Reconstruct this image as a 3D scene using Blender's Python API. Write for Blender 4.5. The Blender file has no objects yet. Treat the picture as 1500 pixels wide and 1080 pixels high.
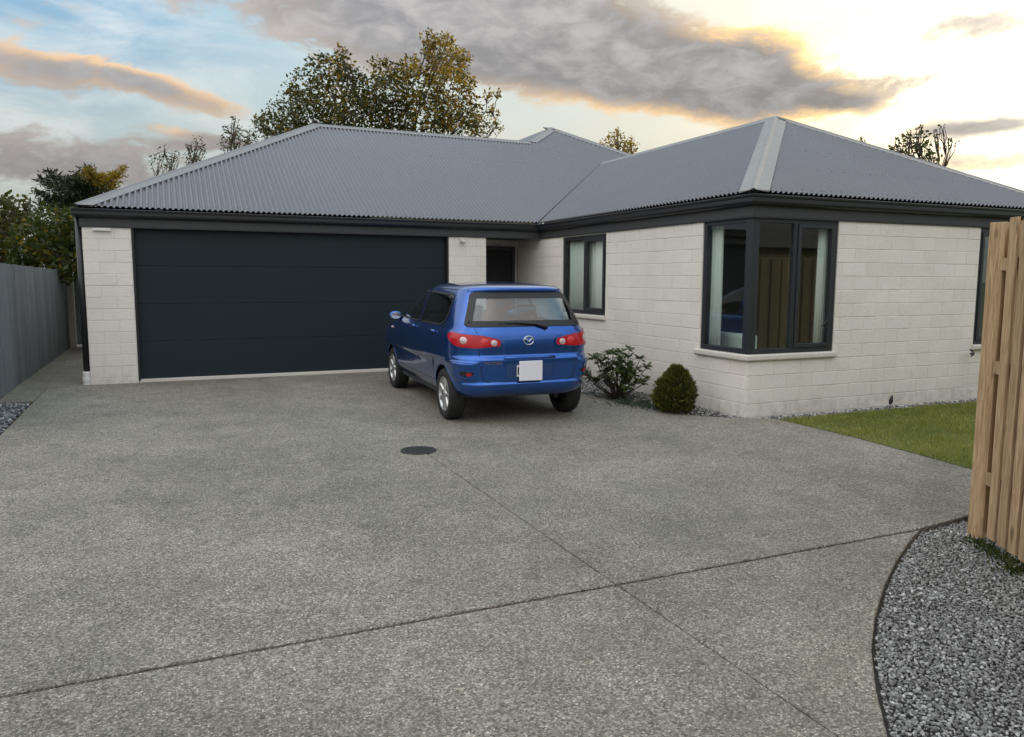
import bpy, bmesh, math, random
from mathutils import Vector, Matrix, noise as mnoise
random.seed(7)
R = math.radians
scene = bpy.context.scene
col = scene.collection

# ------------------------------------------------------------------ camera
CAM = Vector((1.073, -12.425, 1.497))
YAW, PITCH, ROLL, FPX = R(23.929), R(-6.622), R(0.22), 1128.55     # focal length in pixels of a 1500 px wide frame
FWD = Vector((math.sin(YAW) * math.cos(PITCH), math.cos(YAW) * math.cos(PITCH), math.sin(PITCH)))
_r = Vector((math.cos(YAW), -math.sin(YAW), 0)); _u = _r.cross(FWD)
RGT = _r * math.cos(ROLL) + _u * math.sin(ROLL); UPV = -_r * math.sin(ROLL) + _u * math.cos(ROLL)
cd = bpy.data.cameras.new("camera"); cam = bpy.data.objects.new("camera", cd); col.objects.link(cam)
cam.matrix_world = Matrix(((RGT.x, UPV.x, -FWD.x, CAM.x), (RGT.y, UPV.y, -FWD.y, CAM.y), (RGT.z, UPV.z, -FWD.z, CAM.z), (0, 0, 0, 1)))
cd.sensor_width = 36; cd.lens = 36 * FPX / 1500; cd.clip_end = 2000; cd.clip_start = 0.05
scene.camera = cam

def ray(u, v): return FWD + RGT * ((u - 750) / FPX) + UPV * ((540 - v) / FPX)
def at_range(u, v, rng):                       # point seen at a pixel, at a horizontal distance
    d = ray(u, v); return CAM + d * (rng / math.hypot(d.x, d.y))
def azel(u, v):
    d = ray(u, v); return math.degrees(math.atan2(d.x, d.y)), math.degrees(math.atan2(d.z, math.hypot(d.x, d.y)))

# ------------------------------------------------------------------ world, sun, exposure
SUN_AZ, SUN_EL = 60.0, 11.0
SKY_GAIN = 1.0
class NT:
    def __init__(s, tree): s.t = tree; s.n = tree.nodes; s.l = tree.links
    def put(s, sock, v):
        if isinstance(v, bpy.types.NodeSocket): s.l.new(v, sock)
        elif v is not None:
            if hasattr(sock.default_value, '__len__') and len(sock.default_value) == 4 and len(v) == 3: v = (*v, 1)
            sock.default_value = v
    def node(s, typ, out=0, props=None, **ins):
        nd = s.n.new(typ)
        for k, v in (props or {}).items(): setattr(nd, k, v)
        for k, v in ins.items():
            s.put(nd.inputs[int(k[1:])] if (k[0] == 'i' and k[1:].isdigit()) else nd.inputs[k.replace('_', ' ')], v)
        return nd.outputs[out]
    def m(s, op, a, b=None, c=None, clamp=False):
        nd = s.n.new('ShaderNodeMath'); nd.operation = op; nd.use_clamp = clamp
        for i, v in enumerate((a, b, c)):
            if v is not None: s.put(nd.inputs[i], v)
        return nd.outputs[0]
    def mix(s, f, a, b, typ='MIX'):
        nd = s.n.new('ShaderNodeMix'); nd.data_type = 'RGBA'; nd.blend_type = typ
        s.put(nd.inputs[0], f); s.put(nd.inputs[6], a); s.put(nd.inputs[7], b); return nd.outputs[2]
    def smooth(s, x, lo, hi):
        nd = s.n.new('ShaderNodeMapRange'); nd.interpolation_type = 'SMOOTHSTEP'
        s.put(nd.inputs[0], x); s.put(nd.inputs[1], lo); s.put(nd.inputs[2], hi); return nd.outputs[0]
    def noise(s, vec, scale, detail=4, rough=.55, dist=0, out=0):
        return s.node('ShaderNodeTexNoise', out, Vector=vec, Scale=scale, Detail=detail, Roughness=rough, Distortion=dist)
    def ramp(s, f, stops):
        nd = s.n.new('ShaderNodeValToRGB'); e = nd.color_ramp.elements
        while len(e) < len(stops): e.new(.5)
        for x, (p, c) in zip(e, stops): x.position = p; x.color = (*c, 1)
        s.put(nd.inputs[0], f); return nd.outputs[0]

def build_world():
    w = bpy.data.worlds.new("World"); scene.world = w; w.use_nodes = True
    N = NT(w.node_tree); N.n.clear()
    dirv = N.node('ShaderNodeTexCoord', 0)
    sep = N.n.new('ShaderNodeSeparateXYZ'); N.l.new(dirv, sep.inputs[0]); x, y, z = sep.outputs
    zc = N.m('MAXIMUM', z, 0.0)
    az = N.m('MULTIPLY', N.m('ARCTAN2', x, y), 57.29578)
    el = N.m('MULTIPLY', N.m('ARCSINE', z), 57.29578)
    sd = Vector((math.sin(R(SUN_AZ)) * math.cos(R(SUN_EL)), math.cos(R(SUN_AZ)) * math.cos(R(SUN_EL)), math.sin(R(SUN_EL))))
    dot = N.node('ShaderNodeVectorMath', 1, dict(operation='DOT_PRODUCT'), i0=dirv, i1=sd)
    ang = N.m('MULTIPLY', N.m('ARCCOSINE', N.m('MINIMUM', dot, .99999)), 57.29578)
    k = N.m('ADD', zc, 0.16)
    comb = N.n.new('ShaderNodeCombineXYZ'); N.put(comb.inputs[0], N.m('DIVIDE', x, k)); N.put(comb.inputs[1], N.m('DIVIDE', y, k))
    P = comb.outputs[0]
    # clear sky behind the clouds: warm white round the hidden sun, pale blue away from it, raised grey behind the camera to light the walls
    nish = N.n.new('ShaderNodeTexSky'); nish.sky_type = 'NISHITA'; nish.sun_disc = False
    nish.sun_elevation = R(SUN_EL); nish.sun_rotation = R(SUN_AZ); nish.air_density = 1.0; nish.dust_density = 1.6; nish.ozone_density = 1.2
    base = N.ramp(N.m('DIVIDE', ang, 120.0), [(0, (.50, .41, .25)), (.09, (.41, .355, .24)), (.16, (.32, .305, .25)), (.27, (.29, .315, .305)), (.40, (.25, .315, .33)), (.52, (.108, .215, .31)), (.60, (.14, .24, .32)), (.75, (.42, .43, .44)), (1, (.50, .485, .475))])
    base = N.mix(.25, base, N.mix(1.0, nish.outputs[0], (.10, .10, .10), 'MULTIPLY'))
    hz = N.smooth(el, 17.0, 5.0)
    base = N.mix(N.m('MULTIPLY', hz, .62), base, (.43, .42, .345))
    def blob(u, v, su, sv, slope=0.0):
        """soft mask round the direction seen at a pixel; sizes in pixels, slope turns its long axis"""
        a0, e0 = azel(u, v); s = 57.3 / FPX
        dx = N.m('DIVIDE', N.m('SUBTRACT', az, a0), su * s)
        dy = N.m('DIVIDE', N.m('ADD', N.m('SUBTRACT', el, e0), N.m('MULTIPLY', N.m('SUBTRACT', az, a0), slope)), sv * s)
        return N.m('EXPONENT', N.m('MULTIPLY', N.m('ADD', N.m('MULTIPLY', dx, dx), N.m('MULTIPLY', dy, dy)), -1.0))
    def total(ms):
        t = ms[0]
        for q in ms[1:]: t = N.m('ADD', t, q)
        return t
    # picture-scale noise for the cloud edges
    cv = N.n.new('ShaderNodeCombineXYZ'); N.put(cv.inputs[0], N.m('MULTIPLY', az, .045)); N.put(cv.inputs[1], N.m('MULTIPLY', el, .10))
    E_ = cv.outputs[0]
    nA = N.noise(E_, 2.6, 7, .58, .5); nB = N.noise(E_, 7.5, 6, .6, .4)
    wide = N.noise(P, .9, 7, .55, .4)
    # high thin haze cloud (pale)
    thin = N.smooth(N.m('ADD', N.noise(P, 1.7, 6, .6, .8), N.m('MULTIPLY', nA, .25)), .50, .82)
    sky = N.mix(N.m('MULTIPLY', thin, .6), base, N.ramp(N.m('DIVIDE', ang, 100.0), [(0, (.54, .47, .32)), (.25, (.42, .40, .325)), (.5, (.43, .44, .415)), (1, (.54, .545, .55))]))
    # heavy cloud
    B = total([blob(520, -25, 330, 90, .05), N.m('MULTIPLY', blob(700, 60, 170, 60, .0), .8), N.m('MULTIPLY', blob(880, 85, 230, 62, .16), 1.2), N.m('MULTIPLY', blob(1090, 128, 160, 42, .16), 1.2),
               N.m('MULTIPLY', blob(55, 98, 120, 24, .06), .95), N.m('MULTIPLY', blob(270, 140, 110, 17, .22), .74), N.m('MULTIPLY', blob(60, 240, 230, 46, .02), .82),
               N.m('MULTIPLY', blob(1430, 187, 70, 10, 0), .95), N.m('MULTIPLY', blob(1460, 238, 110, 17, 0), .85), N.m('MULTIPLY', blob(330, 205, 90, 9, .1), .6),
               N.m('MULTIPLY', blob(1240, 150, 50, 12, .1), .6), N.m('MULTIPLY', blob(1430, 42, 100, 22, -.1), .80), N.m('MULTIPLY', blob(1380, 110, 110, 14, .0), .34), N.m('MULTIPLY', blob(1120, 62, 60, 22, .1), .45), N.m('MULTIPLY', blob(300, 215, 100, 8, .05), .5), N.m('MULTIPLY', blob(790, 38, 32, 13, .3), -.75)])
    # elsewhere on the dome the same kind of cloud, placed by noise alone
    inview = total([blob(750, 100, 900, 330, 0)])
    far = N.m('MULTIPLY', N.smooth(wide, .47, .66), N.m('SUBTRACT', 1.0, N.m('MINIMUM', N.m('MULTIPLY', inview, 1.3), 1.0)))
    dens_raw = N.m('ADD', N.m('ADD', B, N.m('MULTIPLY', far, .8)), N.m('ADD', N.m('MULTIPLY', N.m('SUBTRACT', nA, .5), 1.6), N.m('MULTIPLY', N.m('SUBTRACT', nB, .5), 1.1)))
    dens = N.smooth(dens_raw, .34, .72)
    core = N.smooth(dens_raw, .50, 1.15)
    near = N.smooth(ang, 62.0, 12.0)
    lit = N.mix(near, (.52, .35, .20), (.70, .45, .19))
    body = N.mix(N.smooth(N.m('ADD', N.m('MULTIPLY', nB, .6), N.m('MULTIPLY', nA, .4)), .38, .66), N.mix(near, (.145, .15, .162), (.145, .136, .13)), (.245, .235, .233))
    body = N.mix(N.smooth(ang, 68.0, 105.0), body, (.60, .565, .53))       # clouds opposite the sun are lit from the front
    warm = N.m('MINIMUM', total([N.m('MULTIPLY', blob(100, 82, 130, 26, 0), .75), N.m('MULTIPLY', blob(1160, 165, 120, 32, .12), .9), N.m('MULTIPLY', blob(320, 130, 120, 35, .2), .7), N.m('MULTIPLY', blob(880, 165, 150, 25, .1), .6), N.m('MULTIPLY', blob(1125, 68, 75, 40, .2), 1.3), N.m('MULTIPLY', blob(250, 188, 26, 8, 0), .8), N.m('MULTIPLY', blob(1460, 250, 90, 18, 0), .6), .12]), 1.0)
    ccol = N.mix(N.m('MULTIPLY', N.m('SUBTRACT', 1.0, core), warm), body, lit)
    sky = N.mix(dens, sky, ccol)
    # open pale blue between the bright clouds
    gapm = N.m('MULTIPLY', N.m('MINIMUM', total([blob(1430, 42, 95, 26, -.08), N.m('MULTIPLY', blob(1200, 25, 130, 34, 0), .6), N.m('MULTIPLY', blob(1330, 120, 120, 18, .05), .5)]), 1.0), N.smooth(nA, .36, .62))
    sky = N.mix(N.m('MULTIPLY', N.m('MULTIPLY', gapm, .9), N.m('SUBTRACT', 1.0, dens)), sky, (.26, .31, .32))
    # strong glow where the sun stands behind thin cloud
    glow = N.m('ADD', N.m('MULTIPLY', N.m('EXPONENT', N.m('MULTIPLY', N.m('MULTIPLY', ang, ang), -1 / (8.5 ** 2))), .75), N.m('MULTIPLY', N.m('EXPONENT', N.m('MULTIPLY', N.m('MULTIPLY', ang, ang), -1 / (17.0 ** 2))), .08))
    glow = N.m('MULTIPLY', N.m('MULTIPLY', glow, N.m('SUBTRACT', 1.0, N.m('MULTIPLY', core, .8))), N.m('SUBTRACT', 1.0, N.m('MULTIPLY', gapm, .85)))
    sky = N.mix(1.0, sky, N.mix(glow, (0, 0, 0), (1.0, .90, .66)), 'ADD')
    gl2 = N.node('ShaderNodeVectorMath', 0, dict(operation='SCALE'), i0=(1.0, .88, .62)); N.put(gl2.node.inputs[3], N.m('MAXIMUM', N.m('SUBTRACT', glow, 1.0), 0.0))
    sky = N.mix(1.0, sky, gl2, 'ADD')
    # overcast law, steepened towards the zenith to brighten walls and ground
    law = N.node('ShaderNodeVectorMath', 0, dict(operation='SCALE'), i0=sky); N.put(law.node.inputs[3], N.m('MULTIPLY', N.m('ADD', N.m('MULTIPLY', zc, 3.0), 1.0), .64))
    sky = law
    bg = N.n.new('ShaderNodeBackground'); N.put(bg.inputs[0], sky); bg.inputs[1].default_value = SKY_GAIN
    o = N.n.new('ShaderNodeOutputWorld'); N.l.new(bg.outputs[0], o.inputs[0])
    w.cycles.sampling_method = 'MANUAL'; w.cycles.sample_map_resolution = 1024
build_world()
sl = bpy.data.lights.new("sun", 'SUN'); sun = bpy.data.objects.new("sun", sl); col.objects.link(sun)
sl.energy = 1.0; sl.angle = R(12); sl.color = (1.0, .80, .52)
sun.rotation_euler = (R(90 - SUN_EL), 0, R(-SUN_AZ) + math.pi)
sun.location = (0, 0, 30)
# aim the lamp: light travels from the hidden sun towards the yard
_sd = Vector((math.sin(R(SUN_AZ)) * math.cos(R(SUN_EL)), math.cos(R(SUN_AZ)) * math.cos(R(SUN_EL)), math.sin(R(SUN_EL))))
sun.rotation_euler = (-_sd).to_track_quat('-Z', 'Y').to_euler()
vs = scene.view_settings; vs.view_transform = 'Standard'; vs.look = 'None'; vs.gamma = 1; vs.use_curve_mapping = False
vs.exposure = 0.92
scene.cycles.max_bounces = 8; scene.cycles.transparent_max_bounces = 16; scene.cycles.use_denoising = True
scene.cycles.caustics_reflective = False; scene.cycles.caustics_refractive = False

# ------------------------------------------------------------------ helpers
def h(y): return max(-.11, -.03 + .012 * min(y, 0))        # the drive falls gently away from the garage

def tag(o, label=None, cat=None, group=None, kind=None):
    if label: o['label'] = label
    if cat: o['category'] = cat
    if group: o['group'] = group
    if kind: o['kind'] = kind
    return o
def empty(name, loc=(0, 0, 0), rz=0, parent=None):
    o = bpy.data.objects.new(name, None); col.objects.link(o); o.location = loc; o.rotation_euler = (0, 0, rz); o.empty_display_size = .2
    if parent: o.parent = parent
    return o
def link(name, me, mat=None, parent=None, smooth=False):
    o = bpy.data.objects.new(name, me); col.objects.link(o)
    if mat and not me.materials: me.materials.append(mat)
    if parent: o.parent = parent
    if smooth: me.polygons.foreach_set('use_smooth', [True] * len(me.polygons))
    return o
class MB:
    """collects vertices and faces of ONE mesh"""
    def __init__(s): s.v = []; s.f = []
    def add(s, vs, fs):
        b = len(s.v); s.v += [tuple(p) for p in vs]; s.f += [tuple(i + b for i in f) for f in fs]; return s
    def box(s, a, b, M=None):
        (x0, y0, z0), (x1, y1, z1) = a, b
        vs = [Vector(p) for p in ((x0, y0, z0), (x1, y0, z0), (x1, y1, z0), (x0, y1, z0), (x0, y0, z1), (x1, y0, z1), (x1, y1, z1), (x0, y1, z1))]
        if M: vs = [M @ p for p in vs]
        return s.add(vs, [(0, 3, 2, 1), (4, 5, 6, 7), (0, 1, 5, 4), (1, 2, 6, 5), (2, 3, 7, 6), (3, 0, 4, 7)])
    def prism(s, poly, z0, z1):
        n = len(poly)
        z0 = z0 if callable(z0) else (lambda x, y, q=z0: q); z1 = z1 if callable(z1) else (lambda x, y, q=z1: q)
        vs = [(x, y, z0(x, y)) for x, y in poly] + [(x, y, z1(x, y)) for x, y in poly]
        return s.add(vs, [tuple(range(n - 1, -1, -1)), tuple(range(n, 2 * n))] + [(i, (i + 1) % n, n + (i + 1) % n, n + i) for i in range(n)])
    def tube(s, pts, rad, n=8, caps=True):
        pts = [Vector(p) for p in pts]; rs = rad if hasattr(rad, '__len__') else [rad] * len(pts); rings = []
        for i, p in enumerate(pts):
            t = (pts[min(i + 1, len(pts) - 1)] - pts[max(i - 1, 0)]).normalized()
            a = t.orthogonal().normalized() if i == 0 else (prev - t * prev.dot(t)).normalized()
            prev = a; b = t.cross(a)
            rings.append([p + (a * math.cos(q) + b * math.sin(q)) * rs[i] for q in (2 * math.pi * k / n for k in range(n))])
        vs = [q for r in rings for q in r]; fs = []
        for i in range(len(pts) - 1):
            for k in range(n): fs.append((i * n + k, i * n + (k + 1) % n, (i + 1) * n + (k + 1) % n, (i + 1) * n + k))
        if caps: fs += [tuple(range(n - 1, -1, -1)), tuple(range((len(pts) - 1) * n, len(pts) * n))]
        return s.add(vs, fs)
    def lathe(s, prof, M=None, n=32):
        """profile of (radius, height) turned round local Z"""
        vs = []; fs = []
        for r, z in prof: vs += [Vector((r * math.cos(2 * math.pi * k / n), r * math.sin(2 * math.pi * k / n), z)) for k in range(n)]
        if M: vs = [M @ p for p in vs]
        for i in range(len(prof) - 1):
            for k in range(n): fs.append((i * n + k, i * n + (k + 1) % n, (i + 1) * n + (k + 1) % n, (i + 1) * n + k))
        return s.add(vs, fs)
    def mesh(s, name):
        me = bpy.data.meshes.new(name); me.from_pydata(s.v, [], s.f); me.update(); return me
    def build(s, name, mat=None, parent=None, smooth=False, bevel=0, fixn=True):
        me = s.mesh(name)
        if fixn or bevel:
            bm = bmesh.new(); bm.from_mesh(me)
            if fixn: bmesh.ops.recalc_face_normals(bm, faces=bm.faces)
            if bevel: bmesh.ops.bevel(bm, geom=[e for e in bm.edges if e.is_manifold and e.calc_face_angle(0) > .5], offset=bevel, segments=2, affect='EDGES', profile=.6, clamp_overlap=True)
            bm.to_mesh(me); bm.free()
        return link(name, me, mat, parent, smooth)

def newmat(name):
    m = bpy.data.materials.new(name); m.use_nodes = True; N = NT(m.node_tree); N.n.clear()
    out = N.n.new('ShaderNodeOutputMaterial'); p = N.n.new('ShaderNodeBsdfPrincipled'); N.l.new(p.outputs[0], out.inputs[0])
    return m, N, p, out
def simple(name, c, rough=.6, metal=0, coat=0, var=.12, vscale=3.0, bump=0, bscale=60, spec=.5):
    m, N, p, out = newmat(name)
    co = N.node('ShaderNodeTexCoord', 3)
    n = N.noise(co, vscale, 5, .6)
    f = N.m('ADD', N.m('MULTIPLY', n, 2 * var), 1 - var)
    N.put(p.inputs['Base Color'], N.mix(1.0, (*c, 1), f, 'MULTIPLY'))
    N.put(p.inputs['Roughness'], N.m('ADD', N.m('MULTIPLY', N.noise(co, vscale * 3, 3), .16), rough - .08, clamp=True))
    p.inputs['Metallic'].default_value = metal; p.inputs['Coat Weight'].default_value = coat; p.inputs['Coat Roughness'].default_value = .04
    p.inputs['Specular IOR Level'].default_value = spec
    if bump:
        b = N.n.new('ShaderNodeBump'); N.put(b.inputs['Height'], N.noise(co, bscale, 4, .6)); b.inputs['Strength'].default_value = bump; b.inputs['Distance'].default_value = .01
        N.l.new(b.outputs[0], p.inputs['Normal'])
    return m
MAT = {}
def glass(name, tint=(.93, .97, .955), ior=1.5, refl=2.1):
    m = bpy.data.materials.new(name); m.use_nodes = True; N = NT(m.node_tree); N.n.clear()
    # Schlick reflectance, the same from either side of the sheet
    geo = N.n.new('ShaderNodeNewGeometry'); cosv = N.m('ABSOLUTE', N.node('ShaderNodeVectorMath', 1, dict(operation='DOT_PRODUCT'), i0=geo.outputs['Normal'], i1=geo.outputs['Incoming']))
    fr = N.m('ADD', N.m('MULTIPLY', N.m('POWER', N.m('SUBTRACT', 1.0, cosv), 5.0), .96), ((ior - 1) / (ior + 1)) ** 2)
    tr = N.node('ShaderNodeBsdfTransparent', 0, Color=tint); gl = N.node('ShaderNodeBsdfGlossy', 0, Color=(1, 1, 1), Roughness=0.0)
    mx = N.node('ShaderNodeMixShader', 0, i0=N.m('MINIMUM', N.m('MULTIPLY', fr, refl), 1.0), i1=tr, i2=gl)
    o = N.n.new('ShaderNodeOutputMaterial'); N.l.new(mx, o.inputs[0]); return m

def mat_concrete():
    m, N, p, out = newmat('exposed_aggregate'); co = N.node('ShaderNodeTexCoord', 3)
    v1 = N.n.new('ShaderNodeTexVoronoi'); N.put(v1.inputs['Vector'], co); v1.inputs['Scale'].default_value = 110
    v2 = N.n.new('ShaderNodeTexVoronoi'); N.put(v2.inputs['Vector'], co); v2.inputs['Scale'].default_value = 44
    s1 = N.n.new('ShaderNodeSeparateColor'); N.l.new(v1.outputs['Color'], s1.inputs[0])
    s2 = N.n.new('ShaderNodeSeparateColor'); N.l.new(v2.outputs['Color'], s2.inputs[0])
    c1 = N.ramp(s1.outputs[0], [(0, (.085, .075, .058)), (.3, (.185, .166, .132)), (.65, (.28, .253, .203)), (.9, (.37, .335, .272)), (.97, (.46, .415, .345)), (1, (.58, .53, .44))])
    gap = N.smooth(v1.outputs['Distance'], .38, .62)
    c1 = N.mix(N.m('MULTIPLY', gap, .55), c1, (.105, .097, .082))
    big = N.smooth(v2.outputs['Distance'], .42, .28)
    c2 = N.mix(N.m('MULTIPLY', N.m('MULTIPLY', big, N.m('GREATER_THAN', s2.outputs[1], .66)), .7), c1, N.ramp(s2.outputs[0], [(0, (.10, .096, .085)), (.5, (.235, .22, .187)), (1, (.40, .378, .33))]))
    st = N.noise(co, .55, 6, .62, .6); st2 = N.noise(co, 2.6, 5, .65, .3); st3 = N.noise(co, 14, 4, .6)
    f = N.m('ADD', N.m('ADD', N.m('MULTIPLY', st, 1.05), N.m('MULTIPLY', st2, .85)), N.m('ADD', N.m('MULTIPLY', st3, .50), -.18))
    colr = N.mix(1.0, c2, f, 'MULTIPLY')
    # tyre-dulled and mossy patches
    track = N.n.new('ShaderNodeSeparateXYZ'); N.l.new(co, track.inputs[0])
    wob = N.m('ADD', track.outputs[0], N.m('MULTIPLY', N.noise(co, .35, 3), 1.2))
    t1 = N.m('EXPONENT', N.m('MULTIPLY', N.m('POWER', N.m('DIVIDE', N.m('SUBTRACT', wob, 3.0), .16), 2.0), -1.0)); t2 = N.m('EXPONENT', N.m('MULTIPLY', N.m('POWER', N.m('DIVIDE', N.m('SUBTRACT', wob, 4.5), .16), 2.0), -1.0))
    colr = N.mix(N.m('MULTIPLY', N.m('MULTIPLY', N.m('ADD', t1, t2), N.smooth(st2, .35, .65)), .20), colr, (.09, .088, .08))     # tyre wear
    drip = N.n.new('ShaderNodeTexVoronoi'); N.put(drip.inputs['Vector'], co); drip.inputs['Scale'].default_value = 1.15
    colr = N.mix(N.m('MULTIPLY', N.smooth(N.m('ADD', drip.outputs['Distance'], N.m('MULTIPLY', st3, .10)), .135, .085), .35), colr, (.05, .048, .042))    # oil spots
    moss = N.smooth(N.noise(co, .8, 5, .6, 1.0), .56, .72)
    colr = N.mix(N.m('MULTIPLY', moss, .35), colr, (.14, .142, .105))
    N.put(p.inputs['Base Color'], colr); p.inputs['Roughness'].default_value = .78; p.inputs['Specular IOR Level'].default_value = .35
    hgt = N.m('SUBTRACT', N.m('MULTIPLY', st2, .5), v1.outputs['Distance'])
    b = N.n.new('ShaderNodeBump'); N.put(b.inputs['Height'], hgt); b.inputs['Strength'].default_value = .7; b.inputs['Distance'].default_value = .006
    N.l.new(b.outputs[0], p.inputs['Normal']); return m
def mat_brick():
    m, N, p, out = newmat('pale_brick'); co = N.node('ShaderNodeTexCoord', 3)
    oi = N.n.new('ShaderNodeObjectInfo')
    geo = N.n.new('ShaderNodeNewGeometry')
    rnd = N.m('FRACT', N.m('ADD', N.m('MULTIPLY', geo.outputs['Random Per Island'], .77), N.m('MULTIPLY', oi.outputs['Random'], 3.7)))
    base = N.ramp(rnd, [(0, (.775, .735, .665)), (.5, (.795, .755, .688)), (1, (.815, .775, .71))])
    pos = geo.outputs['Position']
    blot = N.noise(pos, 1.3, 5, .6); fine = N.noise(pos, 38, 5, .7)
    colr = N.mix(1.0, base, N.m('ADD', N.m('ADD', N.m('MULTIPLY', blot, .26), N.m('MULTIPLY', fine, .30)), .73), 'MULTIPLY')
    sp = N.n.new('ShaderNodeSeparateXYZ'); N.l.new(pos, sp.inputs[0])
    spl = N.m('MULTIPLY', N.smooth(sp.outputs[2], .22, -.06), N.smooth(N.noise(pos, 7, 5, .7), .35, .7))     # rain splash marks at the foot
    colr = N.mix(N.m('MULTIPLY', spl, .45), colr, (.34, .32, .27))
    mp = N.n.new('ShaderNodeMapping'); N.l.new(pos, mp.inputs[0]); mp.inputs['Scale'].default_value = (9, 9, .5)
    stk = N.m('MULTIPLY', N.smooth(N.noise(mp.outputs[0], 1.0, 4, .6), .52, .75), N.smooth(sp.outputs[2], .62, .1))
    colr = N.mix(N.m('MULTIPLY', stk, .16), colr, (.40, .37, .31))
    N.put(p.inputs['Base Color'], colr); p.inputs['Roughness'].default_value = .88; p.inputs['Specular IOR Level'].default_value = .25
    b = N.n.new('ShaderNodeBump'); N.put(b.inputs['Height'], N.m('ADD', fine, N.m('MULTIPLY', N.noise(pos, 9, 3), .6))); b.inputs['Strength'].default_value = .7; b.inputs['Distance'].default_value = .008
    N.l.new(b.outputs[0], p.inputs['Normal']); return m
def mat_roof():
    m, N, p, out = newmat('roof_steel'); co = N.node('ShaderNodeNewGeometry', 0)
    n1 = N.noise(co, .5, 5, .6); n2 = N.noise(co, 6, 5, .65)
    f = N.m('ADD', N.m('ADD', N.m('MULTIPLY', n1, .22), N.m('MULTIPLY', n2, .16)), .81)
    N.put(p.inputs['Base Color'], N.mix(1.0, (.132, .128, .138, 1), f, 'MULTIPLY'))
    N.put(p.inputs['Roughness'], N.m('ADD', N.m('MULTIPLY', n2, .18), .24)); p.inputs['Specular IOR Level'].default_value = .5
    return m
def mat_wood(name, base, dark, axis_scale=(14, 14, .8), rough=.8, knots=True):
    m, N, p, out = newmat(name); co = N.node('ShaderNodeTexCoord', 3); oi = N.n.new('ShaderNodeObjectInfo')
    mp = N.n.new('ShaderNodeMapping'); N.l.new(co, mp.inputs[0]); mp.inputs['Scale'].default_value = axis_scale
    off = N.n.new('ShaderNodeCombineXYZ')
    for i in range(3): N.put(off.inputs[i], N.m('MULTIPLY', oi.outputs['Random'], 37.0 + 11 * i))
    N.l.new(off.outputs[0], mp.inputs['Location'])
    g = N.noise(mp.outputs[0], 3.0, 7, .62, 1.6); g2 = N.noise(mp.outputs[0], 11, 5, .6, .6)
    c = N.mix(N.smooth(N.m('ADD', N.m('MULTIPLY', g, .7), N.m('MULTIPLY', g2, .3)), .36, .68), (*dark, 1), (*base, 1))
    c = N.mix(1.0, c, N.m('ADD', N.m('MULTIPLY', oi.outputs['Random'], .3), .85), 'MULTIPLY')
    if knots:
        v = N.n.new('ShaderNodeTexVoronoi'); mp2 = N.n.new('ShaderNodeMapping'); N.l.new(co, mp2.inputs[0]); mp2.inputs['Scale'].default_value = (7, 7, 2.6); N.l.new(off.outputs[0], mp2.inputs['Location'])
        N.l.new(mp2.outputs[0], v.inputs['Vector']); v.inputs['Scale'].default_value = 1.0
        c = N.mix(N.m('MULTIPLY', N.smooth(v.outputs['Distance'], .17, .07), .75), c, tuple(q * .45 for q in dark))
    N.put(p.inputs['Base Color'], c); p.inputs['Roughness'].default_value = rough; p.inputs['Specular IOR Level'].default_value = .25
    b = N.n.new('ShaderNodeBump'); N.put(b.inputs['Height'], g2); b.inputs['Strength'].default_value = .4; b.inputs['Distance'].default_value = .004
    N.l.new(b.outputs[0], p.inputs['Normal']); return m
def mat_leaf(name, c0, c1, c2, trans=.35, rough=.5):
    m, N, p, out = newmat(name); geo = N.n.new('ShaderNodeNewGeometry')
    rnd = geo.outputs['Random Per Island']
    n = N.noise(geo.outputs['Position'], .9, 3, .6)
    f = N.m('ADD', N.m('MULTIPLY', rnd, .6), N.m('MULTIPLY', N.m('SUBTRACT', n, .3), 1.0), clamp=True)
    c = N.ramp(f, [(.1, c0), (.5, c1), (.95, c2)])
    N.put(p.inputs['Base Color'], c); p.inputs['Roughness'].default_value = rough; p.inputs['Specular IOR Level'].default_value = .3
    tr = N.node('ShaderNodeBsdfTranslucent', 0, Color=N.mix(1.0, c, (1.5, 1.4, .6, 1), 'MULTIPLY'))
    mx = N.node('ShaderNodeMixShader', 0, i0=trans, i1=p.outputs[0], i2=tr); N.l.new(mx, out.inputs[0]); return m
def mat_stone(name, lo, mid, hi):
    m, N, p, out = newmat(name); geo = N.n.new('ShaderNodeNewGeometry')
    c = N.ramp(geo.outputs['Random Per Island'], [(0, lo), (.55, mid), (.9, hi), (1, tuple(min(1, q * 1.5) for q in hi))])
    c = N.mix(1.0, c, N.m('ADD', N.m('MULTIPLY', N.noise(geo.outputs['Position'], 60, 4), .6), .7), 'MULTIPLY')
    N.put(p.inputs['Base Color'], c); p.inputs['Roughness'].default_value = .75; p.inputs['Specular IOR Level'].default_value = .35; return m

MAT['concrete'] = mat_concrete(); MAT['brick'] = mat_brick(); MAT['roof'] = mat_roof()
MAT['mortar'] = simple('mortar', (.70, .665, .605), .92, var=.10, vscale=5, bump=.2)
MAT['gutter'] = simple('gutter_paint', (.014, .015, .018), .36, var=.15)
MAT['fascia'] = simple('fascia_paint', (.046, .048, .051), .55, var=.10)
MAT['alu'] = simple('window_aluminium', (.024, .028, .034), .42, var=.12)
MAT['garage'] = simple('garage_door_paint', (.010, .020, .026), .55, spec=.3, var=.14, vscale=1.2, bump=.06, bscale=160)
MAT['dark'] = simple('dark_interior', (.015, .015, .017), .8)
MAT['blackp'] = simple('black_plastic', (.012, .012, .013), .5)
MAT['sill'] = simple('sill_plaster', (.66, .62, .56), .85, var=.10, vscale=6, bump=.15)
MAT['glass'] = glass('window_glass')
MAT['white'] = simple('white_plastic', (.78, .78, .76), .45, var=.05)
MAT['curtain'] = simple('curtain_cloth', (.88, .91, .87), .9, var=.05)
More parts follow.
